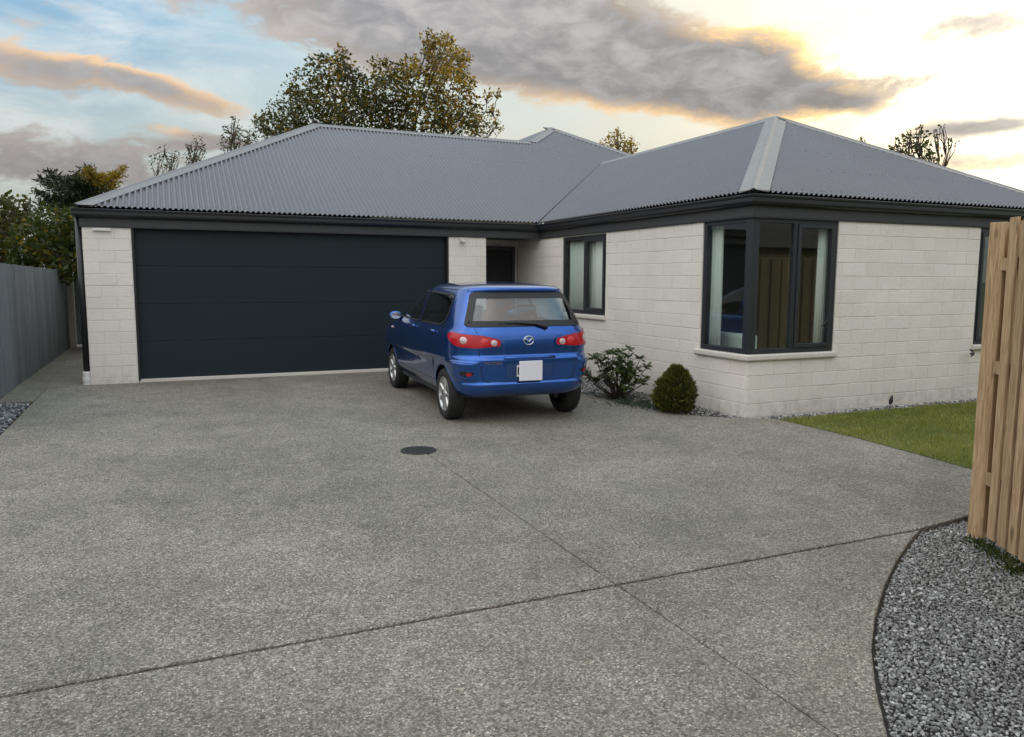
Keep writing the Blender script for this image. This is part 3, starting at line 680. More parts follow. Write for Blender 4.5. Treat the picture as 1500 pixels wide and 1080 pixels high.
# sills
sill_p = [(0, 0), (0, 0)]
def sill(path, z, name='sill'):
    m = sweep(path, [(-.06, z - .065), (.038, z - .075), (.048, z - .060), (.048, z - .018), (.040, z - .008), (-.06, z - .002)])
    return part(m, name, MAT['sill'], bevel=.004)
sill([(XW, W1['y1'] + .02), (XW, W1['y0'] - .02)], W1['s'])
sill([(XW, BAY['y0'] + .06), (XW, YC), (BAY['x1'] + .03, YC)], BAY['s'])
sill([(W3['x0'] - .03, YC), (W3['x1'] + .03, YC)], W3['s'])
# rooms behind the glass
def room(x0, y0, x1, y1, z0, z1, openx, openy):
    m = MB(); P = [(x0, y0), (x1, y0), (x1, y1), (x0, y1)]
    m.add([(x, y, z0) for x, y in P] + [(x, y, z1) for x, y in P], [(0, 1, 2, 3), (7, 6, 5, 4), (1, 5, 6, 2), (2, 6, 7, 3)])
    part(m, 'room_lining', MAT['room'], fixn=False)
room(XW + TH, YC + TH, 10.7, -2.75, -.02, 2.25, 1, 1)
room(XW + TH, -2.7, 10.0, 0.6, -.02, 2.25, 1, 1)
room(10.75, YC + TH, 12.8, -2.75, -.02, 2.25, 1, 1)
part(MB().box((XW + TH, -2.74, -.02), (10.7, -2.71, 2.25)), 'partition', MAT['room'])
# small fittings on the wall
def lamp_bar():
    m = MB().box((.13, -.052, 2.150), (.36, -.004, 2.185)); o = part(m, 'strip_light', MAT['white'], bevel=.006)
lamp_bar()
o = part(MB().box((5.60, -.03, 2.12), (5.70, -.006, 2.19)).lathe([(0, .05), (.028, .045), (.034, .02), (.03, 0)], Matrix.Translation((5.65, -.045, 2.115)) @ Matrix.Rotation(R(60), 4, 'X'), 14), 'sensor_light', MAT['sill'])
dp = part(MB().tube([(-.05, .06, 2.36), (-.05, .06, .13)], .042, 14), 'downpipe', MAT['gutter'], smooth=True)
o = MB().lathe([(0, .16), (.050, .16), (.056, .15), (.056, .075), (.062, .07), (.062, .02), (.056, .015), (.056, -.10), (0, -.10)], Matrix.Translation((-.05, .06, 0)), 18).build('pipe_socket', MAT['white'], dp)

# curtains and bed
def curtain(pts, z0, z1, label, folds=9, amp=.025):
    (x0, y0), (x1, y1) = pts; d = Vector((x1 - x0, y1 - y0, 0)); nrm = Vector((-d.y, d.x, 0)).normalized(); m = MB(); n = folds * 8
    for i in range(n + 1):
        t = i / n; q = Vector((x0, y0, 0)) + d * t + nrm * amp * math.sin(t * folds * 6.283 + .6 * math.sin(t * 9))
        m.v += [(q.x, q.y, z0), (q.x + nrm.x * .004, q.y + nrm.y * .004, (z0 + z1) / 2), (q.x, q.y, z1)]
    for i in range(n):
        a = 3 * i; m.f += [(a, a + 3, a + 4, a + 1), (a + 1, a + 4, a + 5, a + 2)]
    o = m.build('curtain', MAT['curtain'], smooth=True, fixn=False); sm = o.modifiers.new('thick', 'SOLIDIFY'); sm.thickness = .004
    return tag(o, label, 'curtain')
curtain(((XW + .115, -.88), (XW + .115, -1.50)), .75, 2.21, 'pale green curtain closed across the far half of the small window', 7)
curtain(((XW + .12, -1.53), (XW + .12, -2.22)), .75, 2.21, 'pale green curtain closed across the near half of the small window', 8)
curtain(((XW + .125, -4.58), (XW + .125, -4.80)), .45, 2.21, 'pale green curtain drawn back beside the sash facing the driveway', 4)
curtain(((8.27, YC + .125), (8.42, YC + .125)), .45, 2.21, 'pale green curtain drawn back beside the sash facing the lawn', 4)
MAT['linen'] = simple('seat_linen', (.60, .66, .60), .9)
sofa = tag(empty('low_seat', (7.78, -4.62, -.02)), 'pale upholstered low seat standing behind the corner window', 'seat')
MB().box((-.30, -.48, .06), (.26, .48, .42)).build('seat_base', MAT['linen'], sofa, bevel=.03)
MB().box((-.28, -.46, .42), (.24, .46, .60)).build('seat_cushion', MAT['linen'], sofa, bevel=.04)
MB().box((-.33, -.50, .40), (-.20, .50, .86)).build('seat_backrest', MAT['linen'], sofa, bevel=.04)

# ------------------------------------------------------------------ blue hatchback
def interp(tab, z):
    if z <= tab[0][0]: return tab[0][1]
    if z >= tab[-1][0]: return tab[-1][1]
    for i in range(len(tab) - 1):
        if tab[i][0] <= z <= tab[i + 1][0]:
            x0, y0 = tab[i]; x1, y1 = tab[i + 1]
            def tang(j):                          # monotone slopes
                if j == 0 or j == len(tab) - 1:
                    a, b_ = (0, 1) if j == 0 else (-2, -1); return (tab[b_][1] - tab[a][1]) / (tab[b_][0] - tab[a][0])
                d0 = (tab[j][1] - tab[j - 1][1]) / (tab[j][0] - tab[j - 1][0]); d1 = (tab[j + 1][1] - tab[j][1]) / (tab[j + 1][0] - tab[j][0])
                return 0 if d0 * d1 <= 0 else 2 * d0 * d1 / (d0 + d1)
            hh = x1 - x0; t = (z - x0) / hh; m0, m1 = tang(i), tang(i + 1)
            return (2 * t ** 3 - 3 * t * t + 1) * y0 + (t ** 3 - 2 * t * t + t) * hh * m0 + (-2 * t ** 3 + 3 * t * t) * y1 + (t ** 3 - t * t) * hh * m1
YR = [(.19, -1.80), (.23, -1.87), (.30, -1.925), (.345, -1.935), (.36, -1.915), (.375, -1.915), (.50, -1.925), (.60, -1.93), (.645, -1.93), (.675, -1.912), (.70, -1.892), (.80, -1.888), (.92, -1.872), (1.00, -1.85), (1.04, -1.835), (1.20, -1.76), (1.34, -1.69), (1.43, -1.64), (1.455, -1.665), (1.48, -1.66), (1.50, -1.61), (1.52, -1.45), (1.535, -1.15), (1.545, -.8)]
YF = [(.19, 1.72), (.26, 1.86), (.40, 1.945), (.52, 1.965), (.62, 1.955), (.70, 1.92), (.78, 1.80), (.86, 1.52), (.93, 1.22), (.98, 1.02), (1.04, .90), (1.15, .70), (1.28, .45), (1.38, .24), (1.45, .06), (1.49, -.08), (1.515, -.24), (1.535, -.45), (1.545, -.65)]
WD = [(.19, .745), (.25, .785), (.33, .806), (.44, .816), (.52, .822), (.57, .834), (.66, .842), (.78, .842), (.88, .832), (.96, .808), (.99, .792), (1.10, .757), (1.25, .706), (1.38, .655), (1.44, .622), (1.475, .585), (1.50, .53), (1.52, .43), (1.535, .29), (1.545, .08)]
ZM = [(.19, .30), (.36, .475), (.47, .59), (.60, .685), (.70, .765), (.86, .915), (1.03, 1.07), (1.43, 1.435), (1.545, 1.545)]
def zmap(z):                                      # drawing heights to heights above the road
    for (a, fa), (b_, fb) in zip(ZM, ZM[1:]):
        if z <= b_: return fa + (fb - fa) * (z - a) / (b_ - a)
    return z
YR, YF, WD = ([(zmap(a), b_) for a, b_ in t] for t in (YR, YF, WD))
def bulge(x, y, z):
    """bumper corners stand proud of the tail, with a flat shelf on top"""
    return 0
def contour(z, n=640):
    yr, yf, w = interp(YR, z), interp(YF, z), interp(WD, z); cy = (yr + yf) / 2; l = (yf - yr) / 2
    k_ = max(0, min(1, (z - 1.0) / .5)); ea, eb = 6.0 - 1.6 * k_, 9.0 - 3.5 * k_
    pts = []
    for k in range(n):
        a = -math.pi / 2 + 2 * math.pi * k / n; c, s = math.cos(a), math.sin(a)
        pts.append((w * math.copysign(abs(c) ** (2 / ea), c), cy + l * math.copysign(abs(s) ** (2 / eb), s)))
    # bumper corner shelf
    out = []
    for x, y in pts:
        if y < -1.45 and .475 < z < .73:
            t = min(1, max(0, (abs(x) - .58) / .06)); f = min(1, (z - .475) / .05) * (1 if z < .685 else max(0, 1 - (z - .685) / .025))
            d = .030 * t * f; q = min(1, max(0, (-1.45 - y) / .2)); L_ = math.hypot(x, y + 1.2); x += d * q * x / L_; y += d * q * (y + 1.2) / L_
        out.append((x, y))
    return out
NS = 360
def resample(pts, n):
    L = [0.0]
    for i in range(len(pts)): L.append(L[-1] + math.dist(pts[i], pts[(i + 1) % len(pts)]))
    out = []; j = 0
    for k in range(n):
        t = L[-1] * k / n
        while L[j + 1] < t: j += 1
        f = (t - L[j]) / max(1e-9, L[j + 1] - L[j]); a, b_ = pts[j], pts[(j + 1) % len(pts)]
        out.append((a[0] + (b_[0] - a[0]) * f, a[1] + (b_[1] - a[1]) * f))
    return out
ZS = []
z = .30
while z < 1.5449:
    ZS.append(z); z += .0125 if z < 1.47 else (.006 if z < 1.53 else .003)
ZS.append(1.5449)
RINGS = [resample(contour(z), NS) for z in ZS]
_cc = {}
def cont(z):
    k = round(z, 4)
    if k not in _cc: _cc[k] = resample(contour(z), 720)
    return _cc[k]
def on_rear(x, z, off=0):
    best = None
    P = cont(z); cand = [p for p in P if p[1] < -1.2]
    cand.sort()
    for i in range(len(cand) - 1):
        if cand[i][0] <= x <= cand[i + 1][0]:
            f = (x - cand[i][0]) / max(1e-9, cand[i + 1][0] - cand[i][0]); return Vector((x, cand[i][1] + (cand[i + 1][1] - cand[i][1]) * f - off, z))
    p = cand[0] if x < 0 else cand[-1]; return Vector((p[0], p[1] - off, z))
def on_front(x, z, off=0):
    cand = sorted(p for p in cont(z) if p[1] > -.5 and p[1] > (interp(YF, z) - .75))
    for i in range(len(cand) - 1):
        if cand[i][0] <= x <= cand[i + 1][0]:
            f = (x - cand[i][0]) / max(1e-9, cand[i + 1][0] - cand[i][0]); return Vector((x, cand[i][1] + (cand[i + 1][1] - cand[i][1]) * f + off, z))
    p = cand[0] if x < 0 else cand[-1]; return Vector((p[0], p[1] + off, z))
def on_side(y, z, sg, off=0):
    cand = sorted((p[1], p[0]) for p in cont(z) if p[0] * sg > .2)
    for i in range(len(cand) - 1):
        if cand[i][0] <= y <= cand[i + 1][0]:
            f = (y - cand[i][0]) / max(1e-9, cand[i + 1][0] - cand[i][0]); return Vector((cand[i][1] + (cand[i + 1][1] - cand[i][1]) * f + sg * off, y, z))
    q = cand[0] if y < cand[0][0] else cand[-1]; return Vector((q[1] + sg * off, q[0], z))
def on_arc(s, z, off=0):
    """s: distance round the body from the tail centre (positive to the right)"""
    P = cont(z); L = sum(math.dist(P[i], P[(i + 1) % 720]) for i in range(720)); k = (s / L * 720) % 720; i = int(k); f = k - i
    a, b_ = P[i], P[(i + 1) % 720]; x, y = a[0] + (b_[0] - a[0]) * f, a[1] + (b_[1] - a[1]) * f
    t = Vector((b_[0] - a[0], b_[1] - a[1])).normalized(); return Vector((x + t.y * off, y - t.x * off, z))
def dn_rear(x, z, off=0): return on_rear(x, zmap(z), off)
def dn_side(y, z, sg, off=0): return on_side(y, zmap(z), sg, off)
def dn_arc(s, z, off=0): return on_arc(s, zmap(z), off)
def chaikin(poly, it=2):
    for _ in range(it):
        out = []
        for i in range(len(poly)):
            a, b_ = Vector(poly[i]), Vector(poly[(i + 1) % len(poly)]); out += [a.lerp(b_, .22), a.lerp(b_, .78)]
        poly = out
    return [tuple(p) for p in poly]
def fillet(poly, r, n=5):
    out = []
    for i in range(len(poly)):
        a, p, c = Vector(poly[i - 1]), Vector(poly[i]), Vector(poly[(i + 1) % len(poly)]); d1, d2 = (a - p), (c - p); q = min(r, d1.length * .45, d2.length * .45)
        A, B = p + d1.normalized() * q, p + d2.normalized() * q
        out += [tuple(A * (1 - t) ** 2 + p * 2 * t * (1 - t) + B * t * t) for t in (k / n for k in range(n + 1))]
    return out
def refine(poly, step):
    out = []
    for i in range(len(poly)):
        a, b_ = Vector(poly[i]), Vector(poly[(i + 1) % len(poly)]); n = max(1, int((b_ - a).length / step))
        out += [tuple(a.lerp(b_, k / n)) for k in range(n)]
    return out
def inset(poly, d):
    n = len(poly); out = []
    area = sum(poly[i][0] * poly[(i + 1) % n][1] - poly[(i + 1) % n][0] * poly[i][1] for i in range(n)); sg = 1 if area > 0 else -1
    for i in range(n):
        a, p, c = Vector(poly[i - 1]), Vector(poly[i]), Vector(poly[(i + 1) % n]); e1 = (p - a); e2 = (c - p)
        t = (e1.normalized() + e2.normalized()).normalized(); out.append((p.x - t.y * d * sg, p.y + t.x * d * sg))
    return out
def patch(poly, fn, nc=14, nr=14):
    zs_ = [p[1] for p in poly]; z0, z1 = min(zs_) + 1e-4, max(zs_) - 1e-4; m = MB()
    for r in range(nr + 1):
        zz = z0 + (z1 - z0) * r / nr; xs = []
        for i in range(len(poly)):
            a, b_ = poly[i], poly[(i + 1) % len(poly)]
            if (a[1] - zz) * (b_[1] - zz) <= 0 and abs(a[1] - b_[1]) > 1e-9: xs.append(a[0] + (b_[0] - a[0]) * (zz - a[1]) / (b_[1] - a[1]))
        lo, hi = min(xs), max(xs)
        for c in range(nc + 1): m.v.append(tuple(fn(lo + (hi - lo) * c / nc, zz)))
    for r in range(nr):
        for c in range(nc): k = r * (nc + 1) + c; m.f.append((k, k + 1, k + nc + 2, k + nc + 1))
    return m
def ring(poly, d, fn):
    a = refine(poly, .03); b_ = inset(a, d); n = len(a); m = MB()
    m.v = [tuple(fn(*p)) for p in a] + [tuple(fn(*p)) for p in b_]; m.f = [(i, (i + 1) % n, n + (i + 1) % n, n + i) for i in range(n)]
    return m
FRONT_WIN = fillet([(.80, 1.005), (-.255, 1.000), (-.215, 1.425), (.02, 1.425), (.16, 1.385)], .05)
REAR_WIN = fillet([(-.325, 1.000), (-1.16, 1.010), (-1.33, 1.09), (-1.29, 1.405), (-.285, 1.425)], .06)
TAIL_WIN = fillet([(-.70, 1.035), (.70, 1.035), (.56, 1.432), (-.56, 1.432)], .05)
WIND = fillet([(-.68, 1.03), (.68, 1.03), (.57, 1.42), (-.57, 1.42)], .06)
FRONT_WIN, REAR_WIN, TAIL_WIN, WIND = ([(a, zmap(b_)) for a, b_ in q] for q in (FRONT_WIN, REAR_WIN, TAIL_WIN, WIND))
def build_car(loc, heading, pitch):
    car = tag(empty('parked_car', loc), 'metallic blue small hatchback parked facing the dark garage door', 'car')
    car.rotation_euler = (pitch, 0, -heading)
    m_, N, p, out = newmat('blue_metallic_paint'); co = N.node('ShaderNodeTexCoord', 3)
    lw = N.node('ShaderNodeLayerWeight', 1, Blend=.35)
    c = N.mix(lw, (.005, .105, .46, 1), (.004, .05, .25, 1)); fl = N.noise(co, 900, 2)
    dirt = N.m('MULTIPLY', N.noise(co, 5, 5, .65), .10)
    c = N.mix(dirt, c, (.20, .19, .17, 1))
    N.put(p.inputs['Base Color'], N.mix(1.0, c, N.m('ADD', N.m('MULTIPLY', fl, .5), .75), 'MULTIPLY')); p.inputs['Metallic'].default_value = .8
    N.put(p.inputs['Roughness'], N.m('ADD', N.m('MULTIPLY', N.noise(co, 7, 4), .06), .20)); p.inputs['Coat Weight'].default_value = 1; p.inputs['Coat Roughness'].default_value = .03
    paint = m_
    red = simple('tail_lamp_red', (.46, .004, .012), .22, coat=.25, var=.25, vscale=30); clear = simple('lamp_silver', (.62, .50, .50), .2, metal=.3, coat=1, var=.5, vscale=45); chrome = simple('chrome', (.75, .76, .78), .12, metal=1, var=.04)
    alloy = simple('alloy_silver', (.52, .53, .54), .28, metal=.85, var=.08); rubber = simple('tyre_rubber', (.014, .014, .014), .8, var=.2, vscale=8)
    cglass = glass('car_glass', (.42, .50, .52), 1.45, 2.2); cglass2 = glass('car_rear_glass', (.66, .74, .76), 1.5, 3.2); trim = MAT['blackp']
    seatm = simple('seat_cloth', (.028, .033, .042), .9)
    # body shell
    nz = len(ZS); AX = (-1.3225, 1.1675); AR, AZ = .338, .295
    V = [Vector((x, y, ZS[j])) for j in range(nz) for x, y in RINGS[j]]; F = []; hole = set()
    def is_hole(cx, cy, cz):
        if abs(cx) > .55 and cz < .70:
            for a in AX:
                if (cy - a) ** 2 + (cz - AZ) ** 2 < AR ** 2: return True
        if cz > .98:
            if cy < -1.5 and abs(cx) < .72 and in_poly(cx, cz, TW_): return True
            if cy > interp(YF, cz) - .30 and abs(cx) < .62 and in_poly(cx, cz, WS_): return True
            if abs(cx) > interp(WD, cz) * .82 and (in_poly(cy, cz, FW_) or in_poly(cy, cz, RW_)): return True
        return False
    TW_, WS_, FW_, RW_ = inset(TAIL_WIN, .04), inset(WIND, .03), inset(FRONT_WIN, .014), inset(REAR_WIN, .014)
    keep = []; dead_v = set()
    for j in range(nz - 1):
        for i in range(NS):
            q = (j * NS + i, j * NS + (i + 1) % NS, (j + 1) * NS + (i + 1) % NS, (j + 1) * NS + i); c = (V[q[0]] + V[q[1]] + V[q[2]] + V[q[3]]) / 4
            if is_hole(*c): dead_v.update(q)
            else: keep.append(q)
    used = set(k for q in keep for k in q)
    for k in dead_v & used:
        v = V[k]
        if v.z < .75:
            a = min(AX, key=lambda t: abs(t - v.y)); d = Vector((v.y - a, v.z - AZ)); d = d.normalized() * AR
            if abs(d.length) > 0 and v.z > .305: V[k] = Vector((v.x, a + d.x, max(.30, AZ + d.y)))
    F = keep + [tuple((nz - 1) * NS + i for i in range(NS))]
    me = bpy.data.meshes.new('body'); me.from_pydata([tuple(v) for v in V], [], F); me.update()
    bm = bmesh.new(); bm.from_mesh(me); bmesh.ops.delete(bm, geom=[v for v in bm.verts if not v.link_faces], context='VERTS'); bmesh.ops.recalc_face_normals(bm, faces=bm.faces); bm.to_mesh(me); bm.free()
    body = link('body', me, paint, car, True)
    # arch lips, wheel housings, floor
    for a in AX:
        for sg in (-1, 1):
            pts = [];
            for k in range(25):
                t = R(-12) + R(204) * k / 24; y, zz = a + (AR - .002) * math.cos(t), AZ + (AR - .002) * math.sin(t)
                if zz > .31: pts.append(on_side(y, zz, sg, -.004))
            MB().tube(pts, .008, 6).build('arch_lip', paint, body, smooth=True)
    fl_ = MB().box((-.60, -1.70, .285), (.60, 1.62, .32))
    for a in AX:
        for sg in (-1, 1):
            prof = []; n = 24; x0, x1 = sg * .50, sg * .71
            for k in range(n + 1):
                t = math.pi * k / n; fl_.v += [(x0, a + (AR + .02) * math.cos(t), AZ + (AR + .02) * math.sin(t)), (x1, a + (AR + .02) * math.cos(t), AZ + (AR + .02) * math.sin(t))]
            b0 = len(fl_.v) - 2 * (n + 1)
            for k in range(n): fl_.f.append((b0 + 2 * k, b0 + 2 * k + 1, b0 + 2 * k + 3, b0 + 2 * k + 2))
            fl_.f.append(tuple(b0 + 2 * k for k in range(n + 1)))
    fl_.build('underbody', trim, car, fixn=False)
    MB().tube([(.42, -1.72, .265), (.42, -1.2, .275)], .024, 10).build('exhaust', trim, car)
    # glass and seals
    def panes(name, poly, fn, mat, d=.03, deep=.002):
        g = patch(poly, lambda a, b_: fn(a, b_, deep), 16, 14).build(name, mat, car, True)
        g.data.polygons.foreach_set('use_smooth', [True] * len(g.data.polygons))
        ring(poly, d, lambda a, b_: fn(a, b_, deep + .0035)).build('window_seal', trim, g, True)
        return g
    for sg in (-1, 1):
        panes('door_window', FRONT_WIN, lambda a, b_, o, s=sg: on_side(a, b_, s, o), cglass, .022)
        panes('rear_door_window', REAR_WIN, lambda a, b_, o, s=sg: on_side(a, b_, s, o), cglass, .022)
    rw = panes('rear_screen', TAIL_WIN, on_rear, cglass2, .062, .006)
    panes('windscreen', WIND, on_front, cglass2, .05)
    # tail lamps: wrap from tailgate round the corner
    for sg in (-1, 1):
        full = fillet([(sg * .315, .80), (sg * .315, .895), (sg * .52, .95), (sg * .90, .985), (sg * 1.03, .955), (sg * .98, .86), (sg * .84, .79), (sg * .60, .775)], .055)
        L_ = patch(full, lambda a, b_: dn_arc(a, b_, .012), 30, 12).build('tail_light', red, car, True)
        L_.data.polygons.foreach_set('use_smooth', [True] * len(L_.data.polygons))
        ring(full, .014, lambda a, b_: dn_arc(a, b_, .0145)).build('lamp_rim', paint, L_, True)
        for (s0, zz, rr, mt, nm) in ((.405, .848, .036, clear, 'reversing_lens'), (.51, .862, .044, simple('lamp_bright_red', (.62, .03, .04), .2, coat=.4, var=.4, vscale=40), 'stop_lens'), (.735, .880, .042, clear, 'indicator_lens')):
            cir = [(sg * s0 + rr * math.cos(t), zz + rr * math.sin(t)) for t in (2 * math.pi * k / 20 for k in range(20))]
            patch(cir, lambda a, b_, c0=(sg * s0, zz), r0=rr: dn_arc(a, b_, .0125 + .005 * max(0, 1 - ((a - c0[0]) ** 2 + (b_ - c0[1]) ** 2) / r0 ** 2)), 10, 10).build(nm, mt, L_, True)
        # bumper recess with reflector
        rec = chaikin([(sg * .62, .475), (sg * .78, .495), (sg * .82, .455), (sg * .77, .42), (sg * .65, .435)], 2)
        rc = patch(rec, lambda a, b_: dn_arc(a, b_, .004), 14, 8).build('bumper_recess', trim, car, True)
        cir = [(sg * .69 + .030 * math.cos(t), .452 + .020 * math.sin(t)) for t in (2 * math.pi * k / 16 for k in range(16))]
        patch(cir, lambda a, b_: dn_arc(a, b_, .009), 8, 6).build('reflector', red, rc, True)
        MB().tube([dn_arc(sg * s_, .603 + .012 * math.sin((s_ - .62) / .45 * 3.14), .002) for s_ in [.62 + .045 * k for k in range(11)]], .004, 6).build('bumper_seam', trim, body, True)
    # seams: tailgate, doors, fuel flap
    seam = simple('seam_black', (.004, .006, .012), .6)
    def line(pts, r=.0042): MB().tube(pts, r, 5).build('seam', seam, body, True)
    for sg in (-1, 1):
        line([dn_rear(sg * x, zz, -.001) for x, zz in ((.60, 1.02), (.575, .95), (.565, .85), (.565, .70), (.56, .56), (.545, .44), (.52, .385), (.48, .365))])
        line([dn_side(y, zz, sg, -.0015) for y, zz in ((-.31, 1.40), (-.315, 1.2), (-.315, .95), (-.32, .7), (-.33, .45), (-.34, .30))])
        line([dn_side(y, zz, sg, -.0015) for y, zz in ((-1.36, 1.08), (-1.22, .96), (-1.15, .85), (-1.08, .72), (-1.0, .58), (-.95, .42), (-.95, .30))])
        line([dn_side(y, zz, sg, -.0015) for y, zz in ((.86, 1.0), (.86, .8), (.84, .6), (.82, .4), (.80, .30))])
        line([dn_side(y, .297, sg, -.0015) for y in (-.95, -.6, -.3, 0, .3, .6, .8)])
        for y in (-.98, -.10):
            hd = MB().tube([dn_side(y - .10, .93, sg, .004), dn_side(y - .08, .935, sg, .022), dn_side(y, .938, sg, .026), dn_side(y + .08, .935, sg, .022), dn_side(y + .10, .93, sg, .004)], .014, 8).build('door_handle', paint, car, True)
            hd.data.polygons.foreach_set('use_smooth', [True] * len(hd.data.polygons))
        sm = MB().tube([dn_side(1.02, .83, sg, .0), dn_side(.97, .83, sg, .004)], .016, 8).build('side_repeater', clear, car, True)
        # mirror
        c0 = dn_side(.70, 1.02, sg, .11); mm = bmesh.new(); bmesh.ops.create_uvsphere(mm, u_segments=20, v_segments=12, radius=1)
        for v in mm.verts:
            q = v.co; v.co = Vector((c0.x + .085 * q.x, c0.y + (.060 if q.y > 0 else .022) * q.y, c0.z + .060 * q.z))
        me2 = bpy.data.meshes.new('mirror_housing'); mm.to_mesh(me2); mm.free(); mh = link('door_mirror', me2, paint, car, True)
        cir = [(c0.x + .066 * math.cos(t), c0.z + .046 * math.sin(t)) for t in (2 * math.pi * k / 24 for k in range(24))]
        patch(cir, lambda a, b_: Vector((a, c0.y - .0235, b_)), 10, 8).build('mirror_glass', chrome, mh, True)
        MB().tube([dn_side(.72, .99, sg, -.02), Vector((c0.x, c0.y + .01, c0.z - .03))], .022, 8).build('mirror_arm', trim, mh, True)
        # roof rail gutter
        line([dn_side(y, 1.455, sg, .0005) for y in (-1.5, -1.2, -.8, -.4, -.1)], .005)
    line([dn_rear(x, .364, -.002) for x in (-.48, -.3, 0, .3, .48)])
    # plate recess, plate, badge, lettering, wiper, tailgate grip
    rp_ = fillet([(-.275, .385), (.275, .385), (.30, .605), (-.30, .605)], .035)
    pr = patch(rp_, lambda a, b_: dn_rear(a, b_, .003), 10, 8).build('plate_recess', simple('plate_recess_blue', (.012, .05, .17), .4, coat=.5), car, True)
    ring(rp_, .012, lambda a, b_: dn_rear(a, b_, .006)).build('recess_edge', paint, pr, True)
    yb = dn_rear(0, .50).y
    pl = MB().box((-.158, yb - .016, .535), (.130, yb - .008, .660)).build('number_plate', MAT['white'], car, bevel=.003)
    wb = MB().box((-.135, yb - .030, .487), (.140, yb - .0165, .705)).build('plate_cover', simple('blank_white_card', (.80, .80, .86), .7, var=.03), car, bevel=.010)
    for k, x in enumerate((-.141,)): MB().box((x - .008, yb - .0185, .555), (x + .006, yb - .0155, .640)).build('plate_character', trim, pl)
    grip = MB().tube([dn_rear(x, .668, .008) for x in (-.30, -.15, 0, .15, .30)], .018, 8).build('tailgate_grip', paint, car, True); grip.data.polygons.foreach_set('use_smooth', [True] * len(grip.data.polygons))
    bc = dn_rear(0, .868, .006)
    bd = MB().tube([(bc.x + .058 * math.cos(t), bc.y, bc.z + .046 * math.sin(t)) for t in (2 * math.pi * k / 32 for k in range(33))], .0065, 8, caps=False).build('emblem_ring', chrome, car, True)
    bd.data.polygons.foreach_set('use_smooth', [True] * len(bd.data.polygons))
    MB().tube([(bc.x + x * 1.0, bc.y - .001, bc.z + zz) for x, zz in ((-.052, .016), (-.036, .018), (-.020, .006), (-.007, -.008), (0, -.012), (.007, -.008), (.020, .006), (.036, .018), (.052, .016))], [.003, .006, .0075, .0075, .007, .0075, .0075, .006, .003], 8).build('emblem_wing', chrome, bd, True)
    cu = bpy.data.curves.new('model_lettering', 'FONT'); cu.body = 'MAZDA2'; cu.size = .052; cu.extrude = .002; cu.align_x = 'LEFT'
    to = bpy.data.objects.new('tmp', cu); col.objects.link(to); bpy.context.view_layer.update()
    dg = bpy.context.evaluated_depsgraph_get(); me3 = bpy.data.meshes.new_from_object(to.evaluated_get(dg)); bpy.data.objects.remove(to)
    ml = link('model_lettering', me3, chrome, car); ml.rotation_euler = (R(90), 0, 0); q = dn_rear(-.50, .60, .006); ml.location = (-.535, q.y - .014, zmap(.585)); ml.scale = (1.0, 1, 1)
    wpv = dn_rear(.12, 1.03, .02)
    wp = MB().tube([dn_rear(.22, 1.012, .012), dn_rear(.20, 1.03, .03), dn_rear(.10, 1.062, .03), dn_rear(-.12, 1.078, .022), dn_rear(-.25, 1.075, .014)], [.026, .020, .013, .010, .007], 8).build('rear_wiper', trim, car, True)
    MB().tube([dn_rear(x, 1.072, .012) for x in (-.34, -.2, 0, .08)], .007, 5).build('wiper_blade', trim, wp)
    # wheels
    for a in AX:
        for sg in (-1, 1):
            w = empty('wheel', (sg * .712, a, .290)); w.parent = car
            RX = Matrix.Rotation(sg * R(90), 4, 'Y')
            ty = MB().lathe([(.185, -.085), (.20, -.09), (.262, -.094), (.280, -.082), (.290, -.06), (.2915, -.02), (.2915, .02), (.290, .06), (.280, .082), (.262, .094), (.215, .092), (.198, .084), (.194, .07)], RX, 48).build('tyre', rubber, w, True)
            ty.data.polygons.foreach_set('use_smooth', [True] * len(ty.data.polygons))
            rm = MB().lathe([(.198, .086), (.192, .090), (.182, .082), (.176, .055), (.170, .0)], RX, 40).build('rim', alloy, w, True); rm.data.polygons.foreach_set('use_smooth', [True] * len(rm.data.polygons))
            MB().lathe([(0, .02), (.172, .02)], RX, 32).build('brake_backing', trim, w)
            MB().lathe([(0, .088), (.020, .087), (.026, .082), (.048, .078), (.052, .06)], RX, 24).build('hub_cap', alloy, w, True)
            sp = MB()
            for k in range(7):
                t = 2 * math.pi * k / 7 + .2
                def pt(r_, dt, d_): return RX @ Vector((r_ * math.cos(t + dt), r_ * math.sin(t + dt), d_))
                vs_ = []
                for r_, wdt, d_ in ((.045, .30, .074), (.11, .165, .080), (.182, .155, .082)): vs_ += [pt(r_, -wdt, d_ - .028), pt(r_, -wdt * .8, d_), pt(r_, wdt * .8, d_), pt(r_, wdt, d_ - .028)]
                fs_ = [(j * 4 + q, j * 4 + q + 1, j * 4 + q + 5, j * 4 + q + 4) for j in range(2) for q in range(3)]; sp.add(vs_, fs_)
            sp.build('spokes', alloy, w, True)
    # cabin
    def seat(x, y, wd, parent=car):
        s = MB().box((x - wd, y - .05, .30), (x + wd, y + .45, .55)).build('seat', seatm, car, bevel=.05)
        bk = MB(); M = Matrix.Translation((x, y, .55)) @ Matrix.Rotation(R(14), 4, 'X'); bk.box((-wd, -.07, -.05), (wd, .07, .58), M); bk.build('seat_back', seatm, s, bevel=.05)
        return s, M
    for x in (-.36, .36):
        s, M = seat(x, .05, .25); MB().box((-.12, -.045, .62), (.12, .045, .80), M).build('headrest', seatm, s, bevel=.04)
    s, M = seat(0, -.85, .62)
    for x in (-.34, .34): MB().box((x - .12, -.045, .60), (x + .12, .045, .74), M).build('headrest', seatm, s, bevel=.04)
    MB().box((-.70, .78, .55), (.70, 1.15, .98)).build('dashboard', seatm, car, bevel=.05)
